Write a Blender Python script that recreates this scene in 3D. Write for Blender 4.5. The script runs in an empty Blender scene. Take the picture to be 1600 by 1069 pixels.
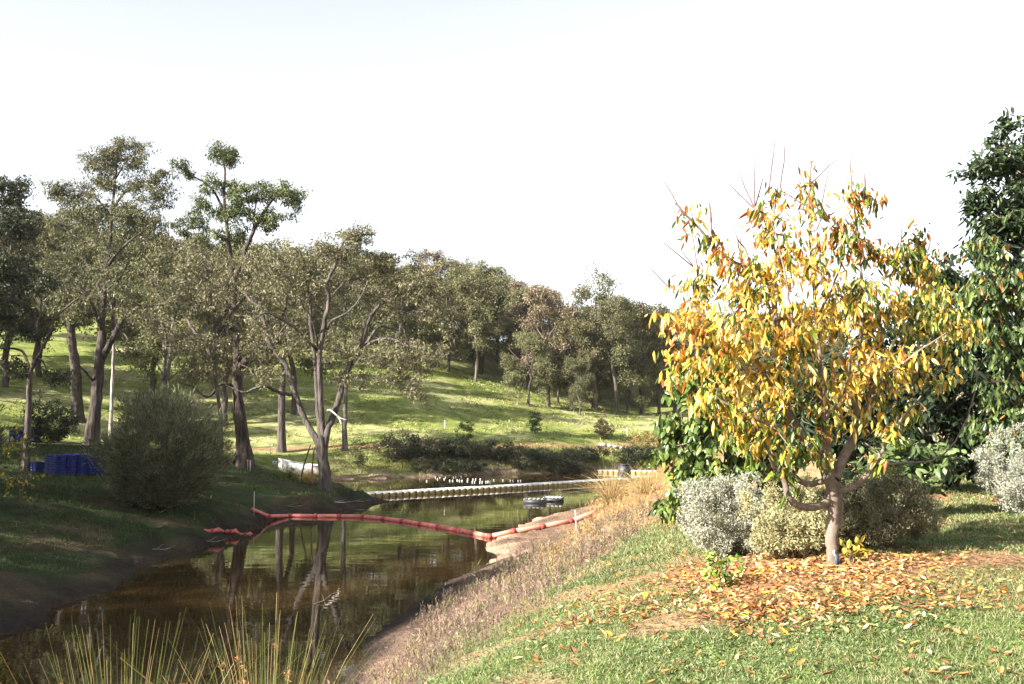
import bpy, math, random
import numpy as np
from mathutils import Vector, noise as mnoise

# ------------------------------------------------------------------ camera, sky, sun, exposure
SC = bpy.context.scene
COL = SC.collection
W_PX, H_PX, F_PX = 1600.0, 1069.0, 1556.0
PITCH = math.radians(4.465)
CAM_Z = 4.0
cam_d = bpy.data.cameras.new('camera'); cam = bpy.data.objects.new('camera', cam_d); COL.objects.link(cam)
cam_d.sensor_width = 36.0; cam_d.lens = 36.0 * F_PX / W_PX
cam_d.clip_start = 0.1; cam_d.clip_end = 3000
cam.location = (0, 0, CAM_Z); cam.rotation_euler = (math.radians(90) + PITCH, 0, 0)
SC.camera = cam

SUN_EL = math.radians(27.0)
SUN_TRAVEL = (0.853, 0.522)                     # where the light travels, seen from above
wd = bpy.data.worlds.new('World'); SC.world = wd; wd.use_nodes = True
nt = wd.node_tree; nt.nodes.clear()
sky = nt.nodes.new('ShaderNodeTexSky'); sky.sky_type = 'NISHITA'; sky.sun_disc = False
sky.sun_elevation = SUN_EL; sky.sun_rotation = math.atan2(-SUN_TRAVEL[0], -SUN_TRAVEL[1])
sky.air_density = 1.0; sky.dust_density = 1.0; sky.ozone_density = 1.0; sky.altitude = 100
bg = nt.nodes.new('ShaderNodeBackground'); bg.inputs['Strength'].default_value = 0.080
wo = nt.nodes.new('ShaderNodeOutputWorld')
hsv = nt.nodes.new('ShaderNodeHueSaturation'); hsv.inputs['Saturation'].default_value = .26; nt.links.new(sky.outputs[0], hsv.inputs['Color']); nt.links.new(hsv.outputs[0], bg.inputs['Color']); nt.links.new(bg.outputs[0], wo.inputs[0])
sd = bpy.data.lights.new('sun', 'SUN'); so = bpy.data.objects.new('sun', sd); COL.objects.link(so)
sd.energy = 5.0; sd.angle = math.radians(0.55); sd.color = (1.0, 0.93, 0.82)
so.rotation_euler = Vector((SUN_TRAVEL[0] * math.cos(SUN_EL), SUN_TRAVEL[1] * math.cos(SUN_EL), -math.sin(SUN_EL))).to_track_quat('-Z', 'Y').to_euler()
SC.view_settings.view_transform = 'Standard'; SC.view_settings.look = 'None'
SC.view_settings.exposure = 2.0; SC.view_settings.gamma = 1.0; SC.view_settings.use_curve_mapping = False
SC.render.engine = 'CYCLES'
cy = SC.cycles
cy.use_denoising = True; cy.max_bounces = 6; cy.diffuse_bounces = 3; cy.glossy_bounces = 3
cy.transmission_bounces = 3; cy.transparent_max_bounces = 4; cy.caustics_reflective = False; cy.caustics_refractive = False
cy.sample_clamp_indirect = 6.0; cy.use_adaptive_sampling = True; cy.adaptive_threshold = 0.015

rng = np.random.default_rng(11); R = random.Random(5)

def P(px, py, Y):
    """the point at distance Y ahead of the camera seen at photo pixel (px, py)"""
    u = (px - 800.0) / F_PX; v = (534.5 - py) / F_PX
    yd = math.cos(PITCH) - v * math.sin(PITCH); zd = math.sin(PITCH) + v * math.cos(PITCH)
    s = Y / yd
    return np.array([u * s, Y, CAM_Z + zd * s])

# ------------------------------------------------------------------ noise
def _h(ix, iy, s):
    n = (ix.astype(np.int64) * 374761393 + iy.astype(np.int64) * 668265263 + s * 1442695041) & 0x7fffffff
    n = ((n ^ (n >> 13)) * 1274126177) & 0x7fffffff
    return ((n ^ (n >> 16)) & 0xffff) / 65535.0
def vnoise(x, y, s=0):
    x = np.asarray(x, float); y = np.asarray(y, float)
    ix = np.floor(x); iy = np.floor(y); fx = x - ix; fy = y - iy
    fx = fx * fx * (3 - 2 * fx); fy = fy * fy * (3 - 2 * fy)
    a = _h(ix, iy, s); b = _h(ix + 1, iy, s); c = _h(ix, iy + 1, s); d = _h(ix + 1, iy + 1, s)
    return (a * (1 - fx) + b * fx) * (1 - fy) + (c * (1 - fx) + d * fx) * fy
def fbm(x, y, s=0, o=4):
    t = 0; a = .5
    for k in range(o): t = t + a * vnoise(x * 2 ** k, y * 2 ** k, s + k); a *= .5
    return t / (1 - .5 ** o)
def smooth(a, b, x):
    t = np.clip((x - a) / (b - a), 0, 1); return t * t * (3 - 2 * t)

# ------------------------------------------------------------------ objects and labels
def tag(o, label=None, cat=None, group=None, kind=None):
    if label: o['label'] = label
    if cat: o['category'] = cat
    if group: o['group'] = group
    if kind: o['kind'] = kind
    return o
def empty(name, loc=(0, 0, 0), rz=0.0, label=None, cat=None, group=None):
    o = bpy.data.objects.new(name, None); COL.objects.link(o); o.location = loc; o.rotation_euler = (0, 0, rz)
    o.empty_display_size = 0.1
    return tag(o, label, cat, group)
def build(name, verts, faces, mat, parent=None, colors=None, smooth_=False, org=None):
    """faces: one int array (n,3|4) or a list of such arrays"""
    v = np.asarray(verts, np.float32).reshape(-1, 3)
    if org is not None: v = v - np.asarray(org, np.float32)
    fl = faces if isinstance(faces, list) and np.ndim(faces[0]) == 2 else [faces]
    fl = [np.asarray(f, np.int32) for f in fl if len(f)]
    m = bpy.data.meshes.new(name)
    m.vertices.add(len(v)); m.vertices.foreach_set('co', v.ravel())
    tot = np.concatenate([np.full(len(f), f.shape[1], np.int32) for f in fl])
    idx = np.concatenate([f.ravel() for f in fl])
    m.loops.add(len(idx)); m.loops.foreach_set('vertex_index', idx)
    m.polygons.add(len(tot))
    m.polygons.foreach_set('loop_start', np.concatenate([[0], np.cumsum(tot)[:-1]]).astype(np.int32))
    m.polygons.foreach_set('loop_total', tot)
    if smooth_: m.polygons.foreach_set('use_smooth', np.ones(len(tot), bool))
    if colors is not None:
        c = np.ones((len(v), 4), np.float32); c[:, :3] = colors
        a = m.attributes.new('lc', 'FLOAT_COLOR', 'POINT'); a.data.foreach_set('color', c.ravel())
    m.update(calc_edges=True); m.validate()
    m.materials.append(mat)
    o = bpy.data.objects.new(name, m); COL.objects.link(o)
    if parent is not None: o.parent = parent
    return o
def children(o): return list(o.children)
def copy_tree(o, parent=None):
    c = o.copy(); COL.objects.link(c)
    if parent is not None: c.parent = parent
    for ch in [q for q in ALLCH.get(o.name, [])]: copy_tree(ch, c)
    return c
ALLCH = {}
def note(o): ALLCH[o.name] = [q for q in bpy.data.objects if q.parent == o]; [note(q) for q in ALLCH[o.name]]

class MB:
    def __init__(s): s.v = []; s.f4 = []; s.f3 = []; s.c = []; s.n = 0
    def add(s, v, f, col=None):
        v = np.asarray(v, float).reshape(-1, 3); f = np.asarray(f, int)
        if f.shape[1] == 4: s.f4.append(f + s.n)
        else: s.f3.append(f + s.n)
        s.v.append(v); s.n += len(v)
        s.c.append(np.tile(np.asarray(col if col is not None else (.5, .5, .5), float), (len(v), 1)) if col is None or np.ndim(col) == 1 else col)
    def tube(s, pts, rad, k=6, col=None, cap=False):
        pts = np.asarray(pts, float); n = len(pts); rad = np.broadcast_to(np.asarray(rad, float), (n,))
        t = np.gradient(pts, axis=0); t /= np.linalg.norm(t, axis=1)[:, None] + 1e-9
        up = np.array([0, 0, 1.]) if abs(t[:, 2]).mean() < .85 else np.array([0, 1., 0.1])
        a = np.cross(t, up); a /= np.linalg.norm(a, axis=1)[:, None] + 1e-9; b = np.cross(t, a)
        th = np.arange(k) * 2 * math.pi / k
        v = pts[:, None] + rad[:, None, None] * (np.cos(th)[None, :, None] * a[:, None] + np.sin(th)[None, :, None] * b[:, None])
        i = np.arange(n - 1)[:, None] * k + np.arange(k)[None]; j = np.arange(n - 1)[:, None] * k + (np.arange(k)[None] + 1) % k
        f = np.stack([i, j, j + k, i + k], -1).reshape(-1, 4)
        s.add(v.reshape(-1, 3), f, col)
        if cap and k >= 3:
            base = s.n - n * k
            for r0, rev in ((0, 1), ((n - 1) * k, 0)):
                ring = [base + r0 + q for q in range(k)]
                c = pts[0] if rev else pts[-1]
                s.v.append(np.array([c])); ci = s.n; s.n += 1; s.c.append(np.tile(s.c[-1][0], (1, 1)))
                s.f3.append(np.array([[ring[q], ring[(q + 1) % k], ci] if rev == 0 else [ring[(q + 1) % k], ring[q], ci] for q in range(k)]))
    def box(s, c, d, rz=0, col=None, taper=1.0):
        c = np.asarray(c, float); x, y, z = np.asarray(d, float) / 2
        v = np.array([[sx * x * (taper if sz < 0 else 1), sy * y * (taper if sz < 0 else 1), sz * z] for sz in (-1, 1) for sy in (-1, 1) for sx in (-1, 1)])
        cs, sn = math.cos(rz), math.sin(rz)
        v = np.stack([v[:, 0] * cs - v[:, 1] * sn, v[:, 0] * sn + v[:, 1] * cs, v[:, 2]], 1) + c
        s.add(v, [[0, 2, 3, 1], [4, 5, 7, 6], [0, 1, 5, 4], [2, 6, 7, 3], [0, 4, 6, 2], [1, 3, 7, 5]], col)
    def obj(s, name, mat, parent=None, smooth_=False, org=None):
        f = []
        if s.f4: f.append(np.concatenate(s.f4))
        if s.f3: f.append(np.concatenate(s.f3))
        return build(name, np.concatenate(s.v), f, mat, parent, np.concatenate(s.c), smooth_, org)

# ------------------------------------------------------------------ materials
def new_mat(name):
    m = bpy.data.materials.new(name); m.use_nodes = True; n = m.node_tree; n.nodes.clear()
    out = n.nodes.new('ShaderNodeOutputMaterial'); b = n.nodes.new('ShaderNodeBsdfPrincipled')
    n.links.new(b.outputs[0], out.inputs[0]); return m, n, b, out
def N(n, t, **k):
    q = n.nodes.new(t)
    for a, v in k.items(): setattr(q, a, v)
    return q
def noise_mix(n, scale, lo, hi, src, detail=5, coord='Object', stretch=None):
    """src colour times a noise that runs from lo to hi"""
    tc = N(n, 'ShaderNodeTexCoord'); nz = N(n, 'ShaderNodeTexNoise'); nz.inputs['Scale'].default_value = scale; nz.inputs['Detail'].default_value = detail
    if stretch:
        mp = N(n, 'ShaderNodeMapping'); mp.inputs['Scale'].default_value = stretch; n.links.new(tc.outputs[coord], mp.inputs[0]); n.links.new(mp.outputs[0], nz.inputs[0])
    else: n.links.new(tc.outputs[coord], nz.inputs[0])
    mr = N(n, 'ShaderNodeMapRange'); mr.inputs[1].default_value = .3; mr.inputs[2].default_value = .7; mr.inputs[3].default_value = lo; mr.inputs[4].default_value = hi
    n.links.new(nz.outputs[0], mr.inputs[0])
    mx = N(n, 'ShaderNodeMix', data_type='RGBA', blend_type='MULTIPLY'); mx.inputs[0].default_value = 1
    n.links.new(src, mx.inputs[6]); cb = N(n, 'ShaderNodeCombineColor')
    for i in range(3): n.links.new(mr.outputs[0], cb.inputs[i])
    n.links.new(cb.outputs[0], mx.inputs[7]); return mx.outputs[2], nz.outputs[0]
def add_bump(n, b, h, strength, dist):
    bp = N(n, 'ShaderNodeBump'); bp.inputs['Strength'].default_value = strength; bp.inputs['Distance'].default_value = dist
    n.links.new(h, bp.inputs['Height']); n.links.new(bp.outputs[0], b.inputs['Normal'])
def leaf_mat(name, rough=.5, transl=.3, spec=.4, vary=.25):
    m, n, b, out = new_mat(name)
    at = N(n, 'ShaderNodeAttribute', attribute_name='lc')
    oi = N(n, 'ShaderNodeObjectInfo'); mr = N(n, 'ShaderNodeMapRange'); mr.inputs[3].default_value = 1 - vary; mr.inputs[4].default_value = 1 + vary
    n.links.new(oi.outputs['Random'], mr.inputs[0])
    hs = N(n, 'ShaderNodeHueSaturation'); n.links.new(mr.outputs[0], hs.inputs['Value']); n.links.new(at.outputs['Color'], hs.inputs['Color'])
    n.links.new(hs.outputs[0], b.inputs['Base Color']); b.inputs['Roughness'].default_value = rough; b.inputs['Specular IOR Level'].default_value = spec
    tr = N(n, 'ShaderNodeBsdfTranslucent'); n.links.new(hs.outputs[0], tr.inputs[0])
    mx = N(n, 'ShaderNodeMixShader'); mx.inputs[0].default_value = transl
    n.links.new(b.outputs[0], mx.inputs[1]); n.links.new(tr.outputs[0], mx.inputs[2]); n.links.new(mx.outputs[0], out.inputs[0]); return m
def plain(name, col, rough=.6, noise=(6, .75, 1.2), bump=None, spec=.4, stretch=None, vcol=False):
    m, n, b, out = new_mat(name)
    if vcol: s = N(n, 'ShaderNodeAttribute', attribute_name='lc').outputs['Color']
    else: s0 = N(n, 'ShaderNodeRGB'); s0.outputs[0].default_value = (*col, 1); s = s0.outputs[0]
    c, h = noise_mix(n, noise[0], noise[1], noise[2], s, stretch=stretch)
    n.links.new(c, b.inputs['Base Color']); b.inputs['Roughness'].default_value = rough; b.inputs['Specular IOR Level'].default_value = spec
    if bump: add_bump(n, b, h, bump[0], bump[1])
    return m
M_GUM = leaf_mat('gum_leaves', .55, .22, .35, .16)
M_GLOSSY = leaf_mat('glossy_leaves', .33, .18, .5, .05)
M_AUTUMN = leaf_mat('autumn_leaves', .38, .40, .6, 0)
M_FALLEN = leaf_mat('fallen_leaf_litter', .65, .15, .3, 0)
M_GRASS = leaf_mat('grass_blades', .55, .3, .3, 0)
M_DRY = leaf_mat('dry_stems', .8, .2, .1, .05)
M_BARK = plain('gum_bark', None, .9, (2.2, .4, 1.75), (1.0, .10), .15, (3.2, 3.2, .6), True)
M_BARK2 = plain('orchard_bark', None, .85, (14, .65, 1.3), (.8, .012), .25, None, True)

# ------------------------------------------------------------------ terrain
POND = np.array([(-10, -6), (-6.5, -6), (-5.2, 2), (-4.2, 7), (-3.3, 11), (-2.65, 15), (-2.45, 19), (-2.1, 22), (-1.3, 25.5), (-.95, 27.2), (-.45, 29.6), (-.95, 31.5), (-.2, 35.4),
                 (.9, 40), (2.2, 43.5), (3.9, 46.5), (5, 50), (6, 56), (7.4, 61), (9.2, 65), (11.8, 70), (14.5, 76), (16, 81), (12, 82), (8.3, 80.5), (4.6, 76), (2, 74.6), (-.5, 74), (-4.6, 71.5), (-8.7, 68.5),
                 (-12.2, 67.6), (-12.8, 63.5), (-10.7, 58.5), (-8.3, 53.5), (-6.1, 49.3), (-7, 46.6), (-7.8, 43.6), (-9.2, 41.6), (-9.6, 40.2), (-9.3, 37), (-9.6, 33), (-9.8, 30), (-10, 27.5), (-9.8, 25), (-9.6, 22.5), (-9.3, 19.8),
                 (-9.8, 17), (-10.8, 12), (-11.4, 6), (-11, 0)])
def pond_sdf(x, y):
    x = np.asarray(x, float); y = np.asarray(y, float)
    d = np.full(x.shape, 1e9); ins = np.zeros(x.shape, bool)
    for (ax, ay), (bx, by) in zip(POND, np.roll(POND, -1, 0)):
        ex, ey = bx - ax, by - ay; t = np.clip(((x - ax) * ex + (y - ay) * ey) / (ex * ex + ey * ey), 0, 1)
        d = np.minimum(d, (x - ax - t * ex) ** 2 + (y - ay - t * ey) ** 2)
        if ay != by: ins ^= ((ay > y) != (by > y)) & (x < ex * (y - ay) / ey + ax)
    d = np.sqrt(d); return np.where(ins, -d, d)
CP = [(x, y, 0) for x, y in POND]
CP += [(-6, 20, -1), (-6, 30, -1), (-5, 38, -1), (-2, 45, -1), (1, 55, -1), (4, 66, -1), (-5, 60, -1), (-7, 5, -1), (-6, 12, -1)]
CP += [(0, 0, 2.4), (-.2, 6.8, 2.2), (1.6, 12.5, 2.2), (2.7, 20, 1.9), (3.3, 10, 2.6), (3, 6, 2.48), (8.1, 18, 2.68), (11.3, 22, 2.8), (6, 11, 2.62), (10, 12, 2.9), (14, 20, 3), (8, 30, 2.8),
       (7, 40, 2.3), (10, 50, 2), (12, 60, 1.8), (16, 72, 1.8), (25, 70, 4), (30, 40, 5), (30, 10, 5), (2, -5, 2.6), (-2.2, 5, 1.35), (-2.6, 0, 1.7), (-.9, 12.5, 1.2), (0, 9, 2.05), (.9, 13.5, 1.9), (.5, 18, 1.35),
       (1.8, 20, 1.5), (2.3, 28, 1.1), (1.1, 33, .28), (2.3, 38, .35), (3.8, 33, 1.1), (5, 42, .9), (6.5, 48, 1.0), (1.6, 28, .7), (5, 15, 2.55),
       (-13, 35, 1.0), (-20, 45, 1.57), (-8.8, 47, .68), (-10.3, 44, .75), (-12, 40, .95), (-10.4, 38, .72), (-13, 28, .95), (-14, 22, 1.05), (-16, 18, 1.3), (-25, 60, 2.5), (-30, 45, 2.2), (-25, 30, 2.1),
       (-30, 15, 2.5), (-15, 5, 1.5), (-30, 0, 3), (-50, 40, 5), (-16, 30, 1.6), (-30, 62, 2.65), (-15, 55, 1.5), (-13.8, 61, .8), (-18, 68, 1.4),
       (-30, 75, 2.7), (-20, 75.5, 1.95), (-10, 76, 1.9), (-4, 77, 1.85), (2, 79, 1.7), (5, 81, 1.7), (9, 84, 1.65), (14, 87, 1.8), (-3.7, 115, 8.1), (-11.6, 120, 11), (7, 110, 5.1), (12, 115, 5), (15, 122, 4.6), (25, 125, 5.5),
       (-35, 120, 15), (-35, 95, 7.8), (-20, 95, 6.2), (-10, 95, 5.5), (0, 95, 3.9), (8, 95, 3.0), (8.3, 90, 2.3), (2, 88, 2.75), (-3.7, 81, 2.2), (-60, 120, 17), (-60, 160, 25), (-30, 170, 23.5), (0, 170, 17), (20, 170, 11),
       (45, 170, 10), (45, 110, 7), (-60, 250, 28), (0, 250, 20), (60, 250, 16), (-100, 100, 18), (100, 100, 15), (100, 250, 20), (-160, 250, 35), (0, 500, 30), (-500, 500, 60), (500, 500, 30), (-500, -300, 20),
       (500, -300, 20), (0, -100, 4), (-100, -60, 10), (100, -60, 10), (0, -400, 10), (0, 1500, 30), (1500, 0, 30), (-1500, 0, 30), (0, -1500, 30)]
CP = np.array(CP, float)
def _phi(r2): return np.sqrt(r2 + 2.0)
_n = len(CP); _A = np.zeros((_n + 3, _n + 3))
_A[:_n, :_n] = _phi((CP[:, None, 0] - CP[None, :, 0]) ** 2 + (CP[:, None, 1] - CP[None, :, 1]) ** 2) - np.eye(_n) * 0.05
_A[:_n, _n] = _A[_n, :_n] = 1; _A[:_n, _n + 1] = _A[_n + 1, :_n] = CP[:, 0]; _A[:_n, _n + 2] = _A[_n + 2, :_n] = CP[:, 1]
_w = np.linalg.lstsq(_A, np.concatenate([CP[:, 2], [0, 0, 0]]), rcond=None)[0]
def H(x, y, full=False):
    x = np.atleast_1d(np.asarray(x, float)); y = np.atleast_1d(np.asarray(y, float)); sh = x.shape; x = x.ravel(); y = y.ravel()
    z = _w[_n] + _w[_n + 1] * x + _w[_n + 2] * y
    for i in range(_n): z += _w[i] * _phi((x - CP[i, 0]) ** 2 + (y - CP[i, 1]) ** 2)
    wob = (fbm(x * .7, y * .7, 60, 3) - .5) * 1.0
    d = pond_sdf(x, y) + wob * smooth(120, 60, np.abs(y))
    dist = np.hypot(x, y)
    z = z + (fbm(x * .35, y * .35, 3, 4) - .5) * .25 * smooth(4, 16, dist) + (fbm(x * 2.2, y * 2.2, 9, 3) - .5) * .09 + (fbm(x * 7, y * 7, 19, 2) - .5) * .035 * smooth(60, 20, dist) + (fbm(x * 4, y * 4, 23, 3) - .5) * .16 * smooth(2.2, .4, np.abs(d - .4)) * smooth(70, 40, dist)
    lo = .02 + .42 * smooth(0, 1.6, d) * (.6 + .8 * fbm(x * 1.3, y * .5, 77, 2)) + .03 * np.minimum(d, 3)
    left = (x < -5) & (y < 66)
    lo = np.where(left, lo * 1.35, lo)
    spit = (x > -1.2) & (x < 3.5) & (y > 29) & (y < 44)
    lo = np.where(spit, .02 + .08 * np.clip(d, 0, 4), lo)
    z = np.where(d > 0, np.maximum(z, lo), np.minimum(z, -.05 - .35 * (-d)))
    z = np.where(d > 0, z, np.maximum(z, -2.0))
    z = z.reshape(sh); return (z, d.reshape(sh)) if full else z
def hz(x, y): return float(H(x, y)[0])

a1 = np.arange(-46, 46.01, .2); a2 = np.arange(49, 314, 3.0)
ANG = np.radians(np.concatenate([a1, a2])); NA = len(ANG)
RAD = np.concatenate([np.geomspace(.6, 30, 230), np.geomspace(30, 130, 210)[1:], np.geomspace(130, 1600, 60)[1:]]); NR = len(RAD)
gx = RAD[:, None] * np.sin(ANG)[None]; gy = RAD[:, None] * np.cos(ANG)[None]
gz, gd = H(gx, gy, True)
# base colour of the ground: an albedo per cover, the left bank's darkened as shade
def ground_cover(x, y, z, d):
    n1 = fbm(x * .9, y * .9, 21, 4); n2 = fbm(x * .25, y * .25, 31, 4); n3 = fbm(x * 3.5, y * 3.5, 41, 3)
    right = (x > -5) & (y < 66) & (x > (y - 60) * .5 - 6)
    c = {}
    c['hill'] = smooth(64, 70, y) * 1.0
    lawn = right * smooth(1.72, 1.98, z + (n1 - .5) * .5) * smooth(24, 19, y + (n1 - .5) * 6)
    c['lawn'] = lawn
    c['bank'] = right * (1 - lawn)
    litter = np.exp(-(((x - 3.0) / 2.3) ** 2 + ((y - 9.6) / 2.0) ** 2)) + .9 * np.exp(-(((x - 7.6) / 2.5) ** 2 + ((y - 16.5) / 2.5) ** 2))
    c['litter'] = np.clip(litter * 1.3 - .25 + (n1 - .5) * .9, 0, 1)
    return c, n1, n2, n3
def mixc(a, b, t): return a * (1 - t[..., None]) + np.asarray(b) * t[..., None]
cov, n1, n2, n3 = ground_cover(gx, gy, gz, gd)
soil = np.array([.16, .095, .06]); 
colr = np.zeros(gx.shape + (3,)) + np.array([.026, .042, .013])                       # left bank grass, albedo darkened to stand in for shade
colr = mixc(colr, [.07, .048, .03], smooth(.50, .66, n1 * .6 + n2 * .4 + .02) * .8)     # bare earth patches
hillc = mixc(np.zeros(gx.shape + (3,)) + np.array([.205, .235, .06]), [.35, .34, .16], smooth(.38, .72, n2))
hillc = mixc(hillc, [.085, .13, .02], smooth(.5, .7, n1) * .7)
hillc = mixc(hillc, [.30, .25, .13], smooth(.55, .72, fbm(gx * .12 + 7, gy * .3, 51, 4)) * smooth(-8, 4, gx) * .7)
colr = mixc(colr, hillc, cov['hill']) if False else colr * (1 - cov['hill'][..., None]) + hillc * cov['hill'][..., None]
lawnc = mixc(np.zeros(gx.shape + (3,)) + np.array([.08, .12, .03]), [.25, .17, .10], smooth(.52, .68, n1) * .8)
bankc = mixc(np.zeros(gx.shape + (3,)) + np.array([.20, .13, .085]), [.12, .08, .06], smooth(.4, .7, n1)); bankc = mixc(bankc, [.10, .12, .04], smooth(.5, .62, fbm(gx * 1.4, gy * 1.4, 64, 3)) * smooth(.9, 1.4, gz))
bankc = mixc(bankc, [.36, .25, .13], smooth(16, 19, gy) * smooth(.9, 1.3, gz))
colr = colr * (1 - cov['bank'][..., None]) + bankc * cov['bank'][..., None]
colr = colr * (1 - cov['lawn'][..., None]) + lawnc * cov['lawn'][..., None]
colr = mixc(colr, [.27, .13, .07], cov['litter'] * .9)
mud = smooth(1.1, .2, gd + (n1 - .5) * 1.6) * smooth(1.25, .5, gz)
mudc = mixc(np.zeros(gx.shape + (3,)) + np.array([.032, .023, .018]), [.02, .016, .013], n3)  # mud albedo lowered to carry the left bank's shade
mudc = np.where((gy > 62)[..., None], np.array([.30, .22, .15]) * (.7 + .5 * n1[..., None]), mudc)
spitm = (gx > -2) & (gx < 6) & (gy > 28) & (gy < 47)
mudc = np.where(spitm[..., None], np.array([.36, .25, .17]) * (.8 + .3 * n3[..., None]), mudc)
colr = colr * (1 - mud[..., None]) + mudc * mud[..., None]
colr = np.where((gd < 0)[..., None], np.array([.06, .04, .02]), colr)
# reddish track along the foot of the hill
TRK = np.array([(-24.5, 60), (-24, 73), (-15, 76), (-9, 77), (-3, 78.4), (3, 80.5), (8, 84), (13, 88), (20, 93), (40, 96)])
td = np.abs(gy - np.interp(gx, TRK[:, 0], TRK[:, 1])) + np.where(gx < -23, 9, 0)
colr = mixc(colr, [.30, .16, .095], smooth(.9, .4, td + (n1 - .5) * .9) * .85)
woods = smooth(118, 135, gy - (gx + 10) * .15)
colr = mixc(colr, [.11, .085, .05], woods * .65)
iv = np.arange(NR * NA).reshape(NR, NA)
nx = np.roll(iv, -1, 1)
gf = np.stack([iv[:-1], nx[:-1], nx[1:], iv[1:]], -1).reshape(-1, 4)[:, ::-1]
gv = np.stack([gx, gy, gz], -1).reshape(-1, 3)
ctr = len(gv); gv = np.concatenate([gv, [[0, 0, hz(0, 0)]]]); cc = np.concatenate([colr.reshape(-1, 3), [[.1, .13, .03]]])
gt = np.stack([iv[0], np.full(NA, ctr), nx[0]], -1)[:, ::-1]
M_GROUND, n_, b_, _ = new_mat('ground_cover')
at = N(n_, 'ShaderNodeAttribute', attribute_name='lc')
c1, h1 = noise_mix(n_, 1.6, .7, 1.3, at.outputs['Color'], 8); c2, h2 = noise_mix(n_, 14, .72, 1.28, c1, 6)
n_.links.new(c2, b_.inputs['Base Color']); b_.inputs['Roughness'].default_value = .95; b_.inputs['Specular IOR Level'].default_value = .15
ad = N(n_, 'ShaderNodeMath', operation='ADD'); n_.links.new(h1, ad.inputs[0]); n_.links.new(h2, ad.inputs[1]); add_bump(n_, b_, ad.outputs[0], .9, .12)
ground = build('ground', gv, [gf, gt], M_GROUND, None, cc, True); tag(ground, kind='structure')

# water: a still muddy pond
M_WATER, n_, b_, _ = new_mat('muddy_water')
rgb = N(n_, 'ShaderNodeRGB'); rgb.outputs[0].default_value = (.030, .0175, .0065, 1)
c1, h1 = noise_mix(n_, .35, .7, 1.3, rgb.outputs[0], 4, stretch=(.5, 1.6, 1)); n_.links.new(c1, b_.inputs['Base Color'])
b_.inputs['Roughness'].default_value = .015; b_.inputs['IOR'].default_value = 1.45; b_.inputs['Specular IOR Level'].default_value = .6
tc = N(n_, 'ShaderNodeTexCoord'); mp = N(n_, 'ShaderNodeMapping'); mp.inputs['Scale'].default_value = (.6, 1.7, 1); nz = N(n_, 'ShaderNodeTexNoise'); nz.inputs['Scale'].default_value = 1.2; nz.inputs['Detail'].default_value = 2
n_.links.new(tc.outputs['Object'], mp.inputs[0]); n_.links.new(mp.outputs[0], nz.inputs[0]); add_bump(n_, b_, nz.outputs[0], .05, .05)
water = build('pond_water', [(-14.5, -8, 0), (18, -8, 0), (18, 86, 0), (-14.5, 86, 0)], [[0, 1, 2, 3]], M_WATER); tag(water, kind='structure')

# ------------------------------------------------------------------ leaves and scatter
def norm(a): return a / (np.linalg.norm(a, axis=-1, keepdims=True) + 1e-9)
def rand_dirs(n, flat=1.0):
    d = rng.normal(size=(n, 3)); d[:, 2] *= flat; return norm(d)
LEAF_LONG = (np.array([(-.0, 0, 0), (.5, .28, -.10), (-.5, .28, -.10), (0, .33, 0), (.42, .66, -.16), (-.42, .66, -.16), (0, .68, -.06), (0, 1, -.22)]),
             np.array([[0, 1, 3, 3], [0, 3, 2, 2], [1, 4, 6, 3], [3, 6, 5, 2], [4, 7, 6, 6], [6, 7, 5, 5]]))
LEAF_LONG_T = (LEAF_LONG[0], np.array([[0, 1, 3], [0, 3, 2], [1, 4, 3], [4, 6, 3], [3, 6, 5], [3, 5, 2], [4, 7, 6], [6, 7, 5]]))
LEAF_DIA = (np.array([(0, 0, 0), (.5, .5, -.04), (0, 1, -.1), (-.5, .5, -.04)]), np.array([[0, 1, 2, 3]]))
LEAF_SMALL = (np.array([(-.18, 0, 0), (.18, 0, 0), (.5, .5, .06), (0, 1, -.08), (-.5, .5, .06)]), np.array([[0, 1, 2, 4], [2, 3, 4, 4]]))
def scatter(mb, tmpl, pos, ydir, ndir, length, width, col):
    """place leaf templates: y along ydir, face normal near ndir"""
    tv, tf = tmpl; n = len(pos)
    if n == 0: return
    ydir = norm(ydir); x = norm(np.cross(ydir, ndir)); z = np.cross(x, ydir)
    L = np.broadcast_to(length, (n,)); Wd = np.broadcast_to(width, (n,))
    v = pos[:, None] + x[:, None] * (tv[None, :, 0:1] * Wd[:, None, None]) + ydir[:, None] * (tv[None, :, 1:2] * L[:, None, None]) + z[:, None] * (tv[None, :, 2:3] * L[:, None, None])
    f = (tf[None] + (np.arange(n) * len(tv))[:, None, None]).reshape(-1, tf.shape[1])
    c = np.repeat(col, len(tv), axis=0)
    mb.add(v.reshape(-1, 3), f, c)
def pal(cols, n, jit=.15, w=None):
    cols = np.array(cols, float); i = rng.choice(len(cols), n, p=w)
    return np.clip(cols[i] * (1 + rng.normal(0, jit, (n, 1))), .002, .95)

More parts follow.
